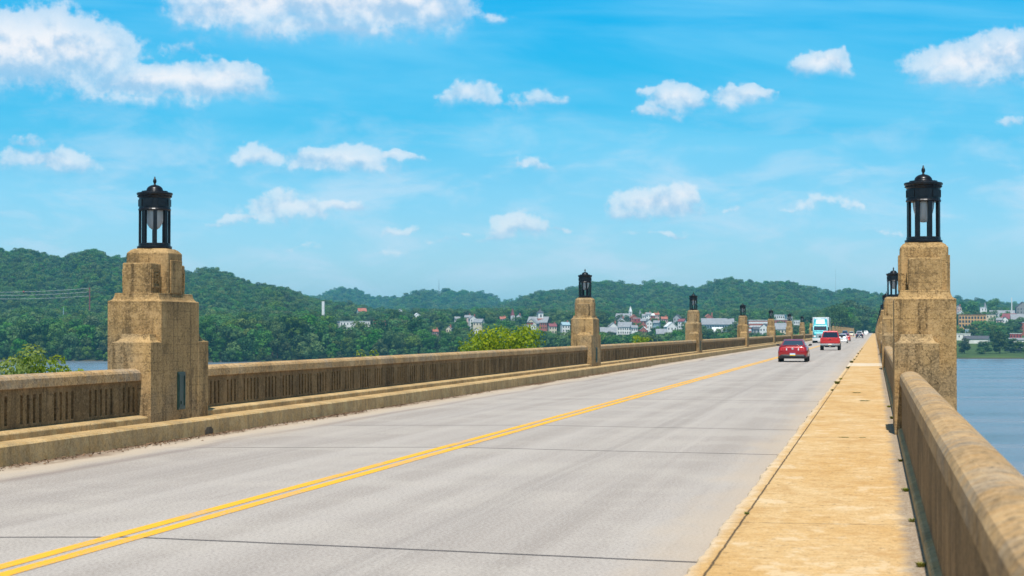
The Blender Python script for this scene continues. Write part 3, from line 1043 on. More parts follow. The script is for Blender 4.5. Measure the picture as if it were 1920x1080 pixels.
TRIM = plain("white_trim", (0.74, 0.74, 0.72), 0.7, 0, 0.06, 1.0)


def building(name, label, cat, px0, px1, pyt, D, wall, roof, style, yvis=None, turn=0.0, depth=None, cols=0, rows=0, eave=0.35, chimney=False, group=None, win=(0.9, 1.5), glass=None):
    """a building whose front spans px0..px1 of the photo at depth D; its top from the photo, its foot on the ground"""
    pc = (px0 + px1) / 2
    x, y = flatat(pc, D)
    W = (px1 - px0) / FPX * D
    z0 = float(ground(x, y))
    H = max(at(pc, pyt, D).z - z0, 3.0)
    dp = depth or W * 0.8
    r = empty(name, (x, y, z0), R(YAW) - math.atan((pc - 960) / FPX) + R(turn))
    tag(r, label, cat, group)
    hw = W / 2
    if style == 'flat':
        hwall = H
        bm = bmesh.new()
        box(bm, -hw, hw, 0, dp, -4, H - 0.4)
        build("wall", bm, wall, r)
        bm = bmesh.new()
        box(bm, -hw - .25, hw + .25, -.25, dp + .25, H - 0.4, H)
        build("roof", bm, roof, r)
        hwall = H - 0.6
    elif style == 'side':           # ridge parallel to the front
        rh = min(H * 0.4, dp * 0.42)
        hwall = H - rh
        bm = bmesh.new()
        prism(bm, [(0, -4), (dp, -4), (dp, hwall), (dp / 2, H - .12), (0, hwall)], 'x', -hw, hw)
        build("wall", bm, wall, r)
        bm = bmesh.new()
        e = eave
        prism(bm, [(-e, hwall - e * rh / (dp / 2)), (dp / 2, H), (dp + e, hwall - e * rh / (dp / 2)), (dp + e, hwall - e * rh / (dp / 2) + .2), (dp / 2, H + .2), (-e, hwall - e * rh / (dp / 2) + .2)], 'x', -hw - .3, hw + .3)
        rf = build("roof", bm, roof, r)
    else:                            # gable to the front
        rh = min(H * 0.5, hw * 0.85)
        hwall = H - rh
        bm = bmesh.new()
        prism(bm, [(-hw, -4), (hw, -4), (hw, hwall), (0, H - .12), (-hw, hwall)], 'y', 0, dp)
        build("wall", bm, wall, r)
        bm = bmesh.new()
        e = eave
        k = rh / hw
        prism(bm, [(-hw - e, hwall - e * k), (0, H), (hw + e, hwall - e * k), (hw + e, hwall - e * k + .2), (0, H + .2), (-hw - e, hwall - e * k + .2)], 'y', -.3, dp + .3)
        rf = build("roof", bm, roof, r)
    if chimney:
        bm = bmesh.new()
        q = hw * 0.6
        box(bm, q - .5, q + .5, dp * .45, dp * .6, hwall, H + 1.5)
        build("chimney", bm, BRICK, r)
    if cols:
        bm = bmesh.new()
        ww, wh = win
        box(bm, -ww / 2, ww / 2, -0.06, 0.02, -wh / 2, wh / 2)
        wp = None
        step = W / cols
        for j in range(rows):
            for i in range(cols):
                px_, pz_ = -hw + step * (i + .5), hwall - 0.9 - wh / 2 - j * max(3.0, wh + 1.2)
                if pz_ < 0.8:
                    continue
                if wp is None:
                    wp = build("window", bm, glass or GLASS, r)
                    o = wp
                else:
                    o = wp.copy()
                    link(o, r)
                o.location = (px_, 0, pz_)
        if wp is None:
            bm.free()
    CLEAR.append((px0 - 2, px1 + 2, yvis if yvis else pyt + 10, D))
    return r


def steeple(name, label, pxc, pyb, pyt, wpx, D, wallm, roofm, base_share=0.5, yvis=None):
    """a square belfry with a tall pyramid spire; foot on the ground"""
    x, y = flatat(pxc, D)
    z0 = float(ground(x, y))
    zt, zb = at(pxc, pyt, D).z - z0, at(pxc, pyb, D).z - z0
    hw = wpx / FPX * D / 2
    r = empty(name, (x, y, z0), R(YAW) - math.atan((pxc - 960) / FPX) + R(20))
    tag(r, label, 'church tower')
    zm = zb + (zt - zb) * base_share
    bm = bmesh.new()
    box(bm, -hw, hw, -hw, hw, -3, zm)
    build("tower", bm, wallm, r)
    bm = bmesh.new()
    loft(bm, [rect(-hw * 1.12, hw * 1.12, -hw * 1.12, hw * 1.12, zm), rect(-hw * .95, hw * .95, -hw * .95, hw * .95, zm + .4), rect(-.06, .06, -.06, .06, zt)])
    build("spire", bm, roofm, r)
    for s in (-1, 1):
        bm = bmesh.new()
        if s < 0:
            box(bm, -hw * .35, hw * .35, -hw - .05, -hw + .02, zm - hw * 1.7, zm - hw * .5)
        else:
            box(bm, hw - .02, hw + .05, -hw * .35, hw * .35, zm - hw * 1.7, zm - hw * .5)
        build("louvre", bm, GLASS, r)
    CLEAR.append((pxc - wpx, pxc + wpx, yvis or pyb, D))
    return r


B = building
# left of the second pillar
B('warehouse', 'bright white flat roofed warehouse among trees right of the white chimney stack', 'building', 637, 667, 602, 1640, WHITE, ROOF_W, 'flat', 616, 14, cols=5, rows=1)
B('warehouse', 'long white low building behind the bright white warehouse', 'building', 664, 694, 602, 1760, WHITE, ROOF_W, 'flat', 610, 5, depth=14, cols=6, rows=1)
B('brick_building', 'red brick building half hidden by trees right of the white warehouse', 'building', 700, 724, 600, 1700, BRICK, ROOF_R, 'flat', 612, -8, cols=6, rows=2)
B('house', 'house with orange red hipped roof in the trees above the warehouse', 'house', 672, 688, 578, 1980, WHITE, ROOF_R, 'side', 590, 15, cols=3, rows=1)
B('house', 'small white house on the wooded slope left of the white gabled hall', 'house', 746, 758, 580, 2000, WHITE, ROOF_G, 'front', 590, 20, cols=2, rows=1)
B('hall', 'broad white gabled hall standing alone among the trees', 'building', 771, 795, 587, 1850, WHITE, ROOF_W, 'front', 598, 8, cols=4, rows=1)
B('house', 'pale pink house at left end of the tree covered town', 'house', 871, 882, 591, 1850, PINK, ROOF_G, 'side', 602, -10, cols=2, rows=2, chimney=True)
B('house', 'white house with tall chimney beside the pale pink house', 'house', 881, 894, 592, 1820, WHITE, ROOF_G, 'front', 603, 18, cols=2, rows=2, chimney=True)
B('house', 'grey roofed cream house below the white house with tall chimney', 'house', 886, 904, 598, 1720, CREAM, ROOF_G, 'side', 611, -25, cols=3, rows=1)
B('house', 'small white house just above the yellow green tree', 'house', 889, 897, 615, 1560, WHITE, ROOF_G, 'front', 624, 10, cols=1, rows=1)
B('house', 'pale gabled house on the upper slope left of the second pillar', 'house', 1059, 1067, 583, 2100, WHITE, ROOF_R, 'front', 591, 10, cols=1, rows=1)
steeple('church_spire', 'dark red spire on a white base rising from the trees', 961, 597, 578, 6, 1850, WHITE, ROOF_M, 0.30, 598)
B('town_hall', 'red brick hall with wide grey roof under a white clock cupola', 'building', 988, 1026, 594, 1780, BRICK, ROOF_G, 'side', 614, -12, depth=16, cols=9, rows=2)
B('house', 'cream gabled house standing in front of the red brick hall', 'house', 986, 1006, 598, 1700, CREAM, ROOF_G, 'front', 606, -20, cols=3, rows=1)
B('shop', 'bright red fronted low shop below the cream gabled house', 'shop', 988, 1000, 604, 1640, RED, ROOF_D, 'flat', 609, 10, cols=3, rows=1)
B('shed', 'long white low shed under the bright red shop', 'shed', 983, 1005, 609, 1580, WHITE, ROOF_W, 'flat', 616, 0, depth=10, cols=5, rows=1)
B('house', 'white house with blue grey roof close to left edge of the second pillar', 'house', 1054, 1069, 604, 1620, WHITE, BLUEG, 'side', 622, 18, cols=3, rows=2, chimney=True)
# cupola on the town hall
x, y = flatat(1012.5, 1786)
z0 = float(ground(x, y))
r = empty('cupola_tower', (x, y, z0), R(30))
tag(r, 'white square clock cupola with dark roof on the red brick hall', 'clock tower')
zt = at(1012, 580, 1786).z - z0
bm = bmesh.new()
box(bm, -3.0, 3.0, -3.0, 3.0, -2, zt - 8.2)
build('tower', bm, BRICK, r)
bm = bmesh.new()
box(bm, -2.3, 2.3, -2.3, 2.3, zt - 8.2, zt - 3.2)
build('belfry', bm, WHITE, r)
bm = bmesh.new()
loft(bm, [rect(-2.7, 2.7, -2.7, 2.7, zt - 3.2), rect(-2.2, 2.2, -2.2, 2.2, zt - 2.3), rect(-.5, .5, -.5, .5, zt - 1), rect(-.05, .05, -.05, .05, zt + 1.5)])
build('roof', bm, ROOF_D, r)
for q in (0, 1, 2, 3):
    bm = bmesh.new()
    box(bm, -.7, .7, -2.36, -2.28, zt - 7.0, zt - 4.6)
    o = build('clock_face', bm, GLASS, r)
    o.rotation_euler = (0, 0, q * math.pi / 2)
CLEAR.append((1004, 1021, 600, 1780))
# between second and third pillars
steeple('church_spire', 'slender white church spire between the second and third pillars', 1182, 589, 574, 5, 1980, WHITE, ROOF_W, 0.35, 592)
steeple('church_spire', 'thin grey spire just right of the white church spire', 1200, 592, 580, 3.4, 1960, STONE, ROOF_G, 0.3, 594)
B('church', 'red brick church below the slender white spire', 'church', 1183, 1196, 590, 1900, BRICK, ROOF_R, 'front', 606, 15, cols=2, rows=2)
B('terrace', 'long grey roofed terrace left of the white church spire', 'house', 1154, 1181, 588, 1940, GREYW, ROOF_G, 'side', 596, -8, depth=10, cols=7, rows=1)
for i, (a, b_, yt, lb, wm, rm) in enumerate(((1204, 1212, 589, 'grey roofed row house right of the thin grey spire', WHITE, ROOF_G),
                                             (1211, 1221, 586, 'tallest white row house in the terrace above the trees', WHITE, ROOF_G),
                                             (1220, 1229, 588, 'red brick row house in the terrace with pale chimney', BRICK, ROOF_W),
                                             (1228, 1236, 587, 'orange brick row house at right end of the terrace', PINK, ROOF_R))):
    B('row_house', lb, 'house', a, b_, yt, 1900, wm, rm, 'side', 597, 6, cols=2, rows=2, chimney=True, group='row houses on the ridge')
B('house', 'white house with two gables on the riverside slope right of the second pillar', 'house', 1142, 1158, 605, 1640, WHITE, ROOF_G, 'front', 618, 12, cols=3, rows=2, chimney=True)
B('house', 'wide white house with grey roof above the riverside trees', 'house', 1158, 1183, 604, 1660, WHITE, ROOF_G, 'side', 619, -6, depth=12, cols=6, rows=2)
B('shed', 'long blue grey shed against the right side of the second pillar', 'shed', 1126, 1156, 614, 1520, BLUEG, ROOF_G, 'side', 623, 4, depth=10, cols=6, rows=1)
B('house', 'red fronted small house under the slender white spire', 'house', 1188, 1201, 596, 1840, RED, ROOF_W, 'flat', 604, 0, cols=2, rows=1)
B('house', 'white gabled house low to the left of the third pillar', 'house', 1250, 1270, 604, 1620, WHITE, ROOF_W, 'front', 616, 22, cols=3, rows=1)
B('house', 'narrow grey house with steep dark roof left of the third pillar', 'house', 1262, 1275, 590, 1720, GREYW, ROOF_D, 'front', 606, -18, cols=2, rows=2)
B('house', 'maroon roofed house touching the left side of the third pillar', 'house', 1270, 1283, 598, 1660, WHITE, ROOF_M, 'side', 612, -30, cols=2, rows=2)
B('shed', 'low grey roofed shed in the trees left of the third pillar', 'shed', 1231, 1250, 617, 1500, CREAM, ROOF_G, 'side', 625, 5, depth=9, cols=4, rows=1)
# between third and fourth pillars
B('factory', 'long factory with pale grey roof between the third and fourth pillars', 'factory', 1316, 1377, 597, 1700, BLUEG, ROOF_G, 'side', 612, 3, depth=24, cols=13, rows=1, win=(1.5, 1.8))
B('brick_building', 'red brick gabled building behind the long grey roofed factory', 'building', 1318, 1341, 589, 1850, BRICK, ROOF_R, 'front', 597, 10, cols=4, rows=1, chimney=True)
B('shed', 'white roofed low shed in front of the long factory', 'shed', 1335, 1354, 614, 1560, BRICK, ROOF_W, 'side', 621, -4, depth=9, cols=5, rows=1)
B('house', 'plain white house touching the left side of the fourth pillar', 'house', 1375, 1389, 603, 1650, WHITE, ROOF_W, 'flat', 615, 10, cols=3, rows=2)
# fourth to seventh pillars
B('mill', 'wide brick mill with rows of pale windows right of the fourth pillar', 'mill', 1404, 1440, 600, 1640, BRICK, ROOF_W, 'flat', 616, 4, depth=16, cols=10, rows=3, win=(1.7, 1.5), glass=ROOF_W)
B('house', 'white house with dark steep gable in front of the brick mill', 'house', 1424, 1441, 607, 1480, WHITE, ROOF_D, 'front', 627, -15, cols=3, rows=2)
B('house', 'small dark roofed house left of the white house with dark gable', 'house', 1412, 1425, 613, 1500, GREYW, ROOF_D, 'side', 624, 20, cols=2, rows=1)
B('block', 'tall white and red block rising between the fifth and sixth pillars', 'building', 1452, 1471, 590, 1780, WHITE, ROOF_W, 'flat', 601, -8, depth=14, cols=5, rows=2)
B('block', 'brick block with white cornice below the tall white and red block', 'building', 1450, 1478, 599, 1700, BRICK, ROOF_W, 'flat', 609, 4, depth=14, cols=6, rows=2)
B('house', 'cream house with big grey roof between the fifth and sixth pillars', 'house', 1452, 1476, 606, 1560, CREAM, ROOF_G, 'side', 621, -4, depth=16, cols=4, rows=1)
B('house', 'white flat house between the sixth and seventh pillars', 'house', 1488, 1500, 600, 1680, WHITE, ROOF_W, 'flat', 606, 0, cols=3, rows=1)
# right of the big right pillar
B('ochre_block', 'three storey ochre yellow block with dark windows across the river at right', 'building', 1798, 1848, 590, 1740, YELLOW, ROOF_R, 'flat', 612, 4, depth=18, cols=9, rows=3, win=(1.7, 2.2))
B('house', 'brick house with white gable above the ochre block', 'house', 1794, 1803, 573, 1900, PINK, ROOF_G, 'front', 586, 18, cols=2, rows=2, chimney=True)
B('house', 'white low gabled house behind left end of the ochre block', 'house', 1795, 1806, 583, 1830, WHITE, ROOF_W, 'front', 589, -8, cols=2, rows=1)
steeple('church_spire', 'pale stone church tower with thin spire behind the ochre block', 1847, 588, 566, 5.0, 1850, WHITE, ROOF_G, 0.45, 590)
B('church', 'white church front left of the pale stone tower', 'church', 1838, 1847, 576, 1840, WHITE, ROOF_W, 'flat', 590, 10, cols=1, rows=2)
B('block', 'beige plain block right of the ochre yellow block', 'building', 1849, 1867, 589, 1740, CREAM, ROOF_G, 'flat', 601, -6, depth=12, cols=3, rows=1)
B('terrace', 'long dark grey roofed hall behind the beige plain block', 'building', 1857, 1906, 582, 1880, STONE, ROOF_G, 'side', 592, 3, depth=20, cols=9, rows=1)
B('house', 'house with broad dark red roof above the white gabled cottage', 'house', 1877, 1902, 588, 1780, GREYW, ROOF_M, 'side', 597, -14, depth=12, cols=3, rows=1)
B('house', 'white gabled cottage below the broad dark red roof', 'house', 1879, 1890, 594, 1720, WHITE, ROOF_D, 'front', 606, 12, cols=2, rows=1)
B('stone_tower', 'grey stone tower block at the right edge of the town skyline', 'tower', 1906, 1930, 566, 1830, STONE, ROOF_D, 'front', 586, 8, cols=4, rows=3)
B('house', 'grey house below the stone tower at the right edge', 'house', 1896, 1926, 589, 1760, GREYW, ROOF_G, 'side', 600, 4, cols=5, rows=1)
B('brick_building', 'dark red building with white top at the far right edge', 'building', 1908, 1930, 604, 1640, BRICK, ROOF_W, 'flat', 622, -8, cols=4, rows=2)
B('house', 'small blue and white house behind the riverside sheds', 'house', 1810, 1824, 617, 1600, BLUEG, ROOF_W, 'flat', 626, 4, cols=3, rows=1)
B('shed', 'white flat shed touching the right side of the big pillar', 'shed', 1786, 1819, 625, 1520, WHITE, ROOF_W, 'flat', 636, 2, depth=14, cols=4, rows=1)
B('shed', 'long white riverside shed with dark low roof', 'shed', 1806, 1852, 630, 1450, WHITE, ROOF_D, 'side', 648, -6, depth=14, cols=0)
B('shop', 'shop with bright red fascia and white roof at the far right', 'shop', 1894, 1915, 625, 1540, RED, ROOF_W, 'flat', 634, 4, depth=12, cols=4, rows=1)
B('shed', 'long pale shed below the shop with red fascia', 'shed', 1893, 1930, 634, 1460, WHITE, ROOF_G, 'side', 648, 6, depth=12, cols=7, rows=1)
B('boxcar', 'dark long goods wagon on the grassy bank at the far right', 'wagon', 1884, 1930, 655, 1300, ROOF_D, ROOF_W, 'flat', 662, 0, depth=3.2, cols=9, rows=1, win=(2.2, 1.4))


# more of the town between the trees
for args in (
        ('house', 'pale house with brown roof under the red brick hall beside the second pillar', 'house', 1030, 1044, 607, 1640, CREAM, ROOF_M, 'side', 619, 14, 3, 2),
        ('house', 'tiny white house on the slope just right of the dark red spire', 'house', 968, 976, 590, 1930, WHITE, ROOF_G, 'front', 598, -10, 2, 1),
        ('house', 'white house with red roof left of the dark red spire', 'house', 938, 949, 594, 1850, WHITE, ROOF_R, 'side', 603, 12, 3, 1),
        ('house', 'grey roofed house on the crest left of the pale pink house', 'house', 853, 863, 594, 1900, WHITE, ROOF_G, 'side', 602, 8, 3, 1),
        ('house', 'pale gabled house in the treetops left of the broad yellow green tree', 'house', 836, 846, 612, 1600, CREAM, ROOF_G, 'front', 622, -14, 2, 2),
        ('house', 'small pink walled house low in the trees above the middle of the left parapet', 'house', 812, 822, 618, 1520, PINK, ROOF_R, 'side', 627, 10, 3, 1),
        ('house', 'white house below the long grey roofed terrace', 'house', 1160, 1172, 596, 1820, WHITE, ROOF_G, 'front', 604, 16, 2, 2),
        ('house', 'brick fronted house just right of the red fronted small house', 'house', 1201, 1211, 598, 1800, BRICK, ROOF_G, 'side', 607, -9, 2, 2),
        ('house', 'white tall house in the middle of the slope under the row houses', 'house', 1212, 1223, 599, 1760, WHITE, ROOF_D, 'front', 610, 10, 2, 2),
        ('house', 'blue grey house right of the white tall house under the row houses', 'house', 1224, 1236, 601, 1720, BLUEG, ROOF_G, 'side', 611, -16, 3, 2),
        ('house', 'orange roofed house between the row houses and the narrow grey house', 'house', 1240, 1252, 594, 1800, PINK, ROOF_R, 'side', 603, 8, 3, 1),
        ('house', 'white house low beside the wide white house with grey roof', 'house', 1184, 1196, 610, 1580, WHITE, ROOF_G, 'side', 620, 12, 3, 1),
        ('house', 'red house with white roof low on the slope right of the second pillar', 'house', 1200, 1213, 613, 1540, BRICK, ROOF_W, 'front', 622, -12, 3, 1),
        ('block', 'low grey block behind the tall white and red block', 'building', 1470, 1486, 594, 1800, GREYW, ROOF_W, 'flat', 601, 6, 4, 1),
        ('house', 'white cottage right of the eighth pillar on the left', 'house', 1506, 1515, 603, 1640, WHITE, ROOF_G, 'front', 611, 0, 2, 1),
        ('row_house', 'pale pink row house right of the ochre block among trees', 'house', 1868, 1879, 596, 1680, PINK, ROOF_G, 'side', 606, -6, 2, 2)):
    nm, lb, ct, a, b_, yt, D, wm, rm, stl, yv, tn, cc, rw = args
    B(nm, lb, ct, a, b_, yt, D, wm, rm, stl, yv, tn, cols=cc, rows=rw, chimney=(a % 2 == 0))


# poles, masts, stack
def mast(name, label, cat, px, pyt, D, r0, r1, matl, pyb=None, arms=0):
    x, y = flatat(px, D)
    z0 = float(ground(x, y))
    zt = at(px, pyt, D).z
    r = empty(name, (x, y, z0), R(YAW))
    tag(r, label, cat)
    bm = bmesh.new()
    lathe(bm, [(r0, -1), (r0 * .9, (zt - z0) * .4), (r1, zt - z0)], 10)
    build("shaft" if not arms else "pole", bm, matl, r)
    for i in range(arms):
        bm = bmesh.new()
        zz = zt - z0 - 0.4 - 4.6 * 0.65 * i
        box(bm, -2.0, 0.4, -.12, .12, zz - .12, zz + .12)
        build("crossarm", bm, matl, r)
    CLEAR.append((px - 3, px + 3, pyb or pyt + 20, D))
    return r, zt


mast('chimney_stack', 'tall thin white chimney stack rising from the trees on the left', 'chimney', 606, 565, 1560, 1.3, 1.15, WHITE, 598)
mast('radio_mast', 'faint radio mast on the distant blue hill left of centre', 'mast', 823, 524, 5000, 1.0, 0.25, ROOF_G, 548)
mast('radio_mast', 'hair thin radio mast above the ridge near the truck', 'mast', 1567, 505, 3650, 0.22, 0.10, ROOF_G, 540)
mast('flag_pole', 'white pole standing above the dark grey roofed hall at right', 'pole', 1897, 558, 1860, 0.7, 0.45, WHITE, 582)
mast('lamp_pole', 'small pale pole at the foot of the left wooded hill', 'pole', 119, 577, 1500, 0.35, 0.25, BLUEG, 590)
M_POLE = plain("rust_pole", (0.20, 0.055, 0.035), 0.8, 0, 0.2, 1)
M_WIRE = plain("wire", (0.45, 0.47, 0.45), 0.5, 0.3, 0.1, 1)
pl, zt = mast('utility_pole', 'rust red utility pole carrying wires on the left wooded slope', 'utility pole', 168, 539, 1600, 0.62, 0.5, M_POLE, 592, arms=3)
CLEAR.append((-30, 170, 562, 1600))
WIRES = (('upper wire of the three strung from the rust red pole, red ball on it', 540.5, 548), ('middle wire of the three strung from the rust red pole', 547.5, 553.5), ('lowest wire of the three strung from the rust red pole', 555, 560))
for lb, ya, yb in WIRES:
    a = at(166, ya, 1600)
    b_ = at(-60, yb - 1, 1600)
    bm = bmesh.new()
    pts = [a.lerp(b_, q) + Vector((0, 0, -4 * 1.4 * q * (1 - q))) for q in np.linspace(0, 1, 14)]
    tube(bm, pts, [0.16] * 14, 5)
    wr = build('power_wire', bm, M_WIRE)
    tag(wr, lb, 'wire', 'wires on the rust red pole')
    if lb.startswith('upper'):
        bm = bmesh.new()
        bmesh.ops.create_icosphere(bm, subdivisions=2, radius=0.75, matrix=Matrix.Translation(pts[7]))
        build('marker_ball', bm, RED, wr)

# ------------------------------------------------------------------ trees one by one along the far bank
g = np.random.default_rng(5)
placed = []


def tree_ok(x, y, z, H, Rd):
    px, py, dep = proj(np.array([x]), np.array([y]), np.array([z + H]))
    q = Rd / dep[0] * FPX
    return not blocked(px[0] - q, px[0] + q, py[0], dep[0])


cnt = 0
for row, (s0, sc, n) in enumerate(((0.5, 0.45, 96), (8, 0.82, 56), (21, 1.05, 50), (39, 1.15, 46), (60, 1.2, 38))):
    for i in range(n):
        px = -70 + (1660 + 70) * (i + g.uniform(-.35, .35) + .5 * (row % 2)) / n
        D = 1180.0
        for _ in range(3):
            x, y = flatat(px, D)
            D += (bank_y(x) + s0 + g.uniform(-3, 3) - y) / CY
        x, y = flatat(px, D)
        if abs(x + 6.5) < 18:
            continue
        vi = int(g.integers(0, 6))
        k = sc * g.uniform(0.82, 1.18)
        z = float(ground(x, y)) - 0.6
        while k > 0.38 and not tree_ok(x, y, z, VARS[vi][2] * k, VARS[vi][3] * k):
            k *= 0.86
        if k <= 0.38:
            continue
        if row == 0:
            lb, gr = 'leafy green tree in the front row along the far river bank', 'front row trees on the far bank'
        else:
            lb, gr = 'leafy green tree packed behind the front row on the far river bank', 'trees packed behind the front row'
        tree(x, y, z, vi, k, lb, gr)
        cnt += 1

# trees of the right bank and the town
for (px, pyt, D, vi, wpx, lb) in (
        (1808, 632, 1262, 5, 26, 'small round dark tree on the grassy bank beside the big right pillar'),
        (1846, 640, 1255, 2, 34, 'dense bushy tree in the middle of the grassy right bank'),
        (1838, 650, 1246, 5, 20, 'low shrub like tree left of the dense bushy tree on the right bank'),
        (1874, 618, 1262, 4, 40, 'tall open crowned tree by the water on the right bank'),
        (1896, 634, 1275, 0, 36, 'light green tree right of the tall open crowned tree'),
        (1914, 640, 1268, 2, 30, 'green tree at the right edge of the grassy bank'),
        (1860, 600, 1500, 3, 44, 'tree screening the lower floors of the beige plain block'),
        (1834, 600, 1560, 1, 40, 'green tree in front of the ochre yellow block'),
        (1822, 609, 1540, 5, 26, 'small tree at the lower left of the ochre yellow block'),
        (1886, 606, 1580, 1, 40, 'tree below the white gabled cottage'),
        (1904, 598, 1640, 0, 34, 'tree between the cottage and the far right red building'),
        (1802, 612, 1560, 4, 18, 'narrow tree right beside the big pillar above the white shed'),
        (1826, 562, 1900, 3, 42, 'large dark round tree rising above the ochre yellow block'),
        (1862, 557, 1960, 3, 34, 'tallest dark tree on the skyline right of the church tower'),
        (1884, 574, 1980, 5, 22, 'small dark tree on the skyline left of the white pole'),
        (1806, 567, 2050, 2, 18, 'dark tree on the skyline directly beside the big right pillar')):
    x, y = flatat(px, D)
    z = float(ground(x, y)) - 0.4
    H = at(px, pyt, D).z - z
    Rm = wpx / 2 / FPX * D
    r = tree(x, y, z, vi, Rm / VARS[vi][3] * 0.95, lb)
    s = Rm / VARS[vi][3] * 0.95
    r.scale = (s, s, H / VARS[vi][2] / 1.02)

# tall trees where the road leaves the bridge
for (px, pyt, D, vi, wpx, lb) in (
        (1650, 575, 1690, 3, 44, 'tall dark tree at the right end of the road behind the far pillars'),
        (1636, 588, 1560, 0, 40, 'broad dark tree closing the far end of the road'),
        (1618, 570, 1720, 1, 46, 'tall rounded dark tree left of the road end above the dark suv'),
        (1596, 564, 1700, 2, 52, 'widest dark tree behind the pale car at the far end'),
        (1602, 596, 1480, 4, 36, 'green tree just left of the far end of the bridge'),
        (1570, 572, 1680, 0, 46, 'large olive tree behind the white trailer of the truck'),
        (1578, 592, 1500, 5, 34, 'round green tree right of the truck behind the distant pillars'),
        (1545, 578, 1650, 3, 40, 'dark tree above the teal truck'),
        (1515, 588, 1560, 1, 34, 'tree left of the teal truck behind the seventh and eighth pillars'),
        (1622, 600, 1430, 2, 30, 'low green tree right behind the tiny white suv'),
        (1658, 600, 1450, 1, 26, 'green tree hugging the right parapet at its far end')):
    x, y = flatat(px, D)
    if abs(x + 6.5) < 9 and y < 1640:
        x = -6.5 + (10 if px > 1630 else -10)
    z = float(ground(x, y)) - 0.4
    H = at(px, pyt, D).z - z
    sx_ = wpx / 2 / FPX * D / VARS[vi][3] * 0.95
    r = tree(x, y, z, vi, sx_, lb)
    r.scale = (sx_, sx_, H / VARS[vi][2] / 1.02)

# ------------------------------------------------------------------ far woods: one mass on slopes and hills
pts = []


def sample(n, d0, d1, p0=-420, p1=2250):
    dep = np.sqrt(g.uniform(d0 * d0, d1 * d1, n))
    px = g.uniform(p0, p1, n)
    xr = (px - 960) / FPX * dep
    return px, dep, xr * CY - dep * SY, xr * SY + dep * CY


for d0, d1, n, scl in ((1080, 1700, 12000, 0.86), (1700, 2750, 46000, 0.74), (2400, 3850, 50000, 0.86), (3850, 5750, 32000, 1.25)):
    px, dep, x, y = sample(n, d0, d1)
    s = y - bank_y(x)
    z = ground(x, y)
    keep = (s > 80) & ~((px > 1640) & (s < 170)) & ((np.abs(x + 6.5) > 13) | (y > 1640))
    for P, E, rr, r0 in HILLS[:1]:
        keep &= ~((dep > rr + 160) & (dep < 3000) & (np.interp(px, P, E) > 60))
    if d0 == 2400:
        keep &= dep > 2500
    vi = g.integers(0, 6, n)
    sc = scl * g.uniform(0.6, 1.4, n)
    # thinner between the houses of the town
    town = (px > 850) & (px < 1560) & (dep < 1950)
    keep &= ~(town & (g.uniform(size=n) < 0.25))
    Hs = np.array([v[2] for v in VARS])[vi] * sc
    Rs = np.array([v[3] for v in VARS])[vi] * sc
    tx, ty, td = proj(x, y, z + Hs)
    q = Rs / td * FPX
    for a, b_, yb, dd in CLEAR:
        hit = (td < dd + 12) & (tx + q > a) & (tx - q < b_) & (ty < yb)
        keep &= ~hit
    pts.append(np.stack([x, y, z - 1.0, sc, g.uniform(0, 6.28, n), vi], -1)[keep])
pts = np.concatenate(pts)
me = bpy.data.meshes.new("woodland")
me.vertices.add(len(pts))
me.vertices.foreach_set('co', pts[:, :3].astype(np.float32).ravel())
for nm, ci in (('tree_scale', 3), ('tree_turn', 4)):
    me.attributes.new(nm, 'FLOAT', 'POINT').data.foreach_set('value', pts[:, ci].astype(np.float32))
me.attributes.new('tree_kind', 'INT', 'POINT').data.foreach_set('value', pts[:, 5].astype(np.int32))
wood = link(bpy.data.objects.new("woodland", me))
tag(wood, 'dense dark green woods covering the hills beyond the river', 'woods', kind='stuff')
ng = bpy.data.node_groups.new("woodland_trees", 'GeometryNodeTree')
ng.interface.new_socket("Geometry", in_out='INPUT', socket_type='NodeSocketGeometry')
ng.interface.new_socket("Geometry", in_out='OUTPUT', socket_type='NodeSocketGeometry')
gi, go = ng.nodes.new('NodeGroupInput'), ng.nodes.new('NodeGroupOutput')
iop = ng.nodes.new('GeometryNodeInstanceOnPoints')
jg = ng.nodes.new('GeometryNodeJoinGeometry')
for vi in sorted(CROWN_SRC):
    oi = ng.nodes.new('GeometryNodeObjectInfo')
    oi.transform_space = 'ORIGINAL'
    oi.inputs['Object'].default_value = CROWN_SRC[vi]
    oi.inputs['As Instance'].default_value = True
    ng.links.new(oi.outputs['Geometry'], jg.inputs[0])


def named(nm, ty):
    nd = ng.nodes.new('GeometryNodeInputNamedAttribute')
    nd.data_type = ty
    nd.inputs['Name'].default_value = nm
    return nd.outputs['Attribute']


cx = ng.nodes.new('ShaderNodeCombineXYZ')
ng.links.new(named('tree_turn', 'FLOAT'), cx.inputs[2])
er = ng.nodes.new('FunctionNodeEulerToRotation')
ng.links.new(cx.outputs[0], er.inputs[0])
ng.links.new(gi.outputs[0], iop.inputs['Points'])
ng.links.new(jg.outputs[0], iop.inputs['Instance'])
iop.inputs['Pick Instance'].default_value = True
ng.links.new(named('tree_kind', 'INT'), iop.inputs['Instance Index'])
ng.links.new(er.outputs[0], iop.inputs['Rotation'])
ng.links.new(named('tree_scale', 'FLOAT'), iop.inputs['Scale'])
ng.links.new(iop.outputs[0], go.inputs[0])
wood.modifiers.new("trees", 'NODES').node_group = ng

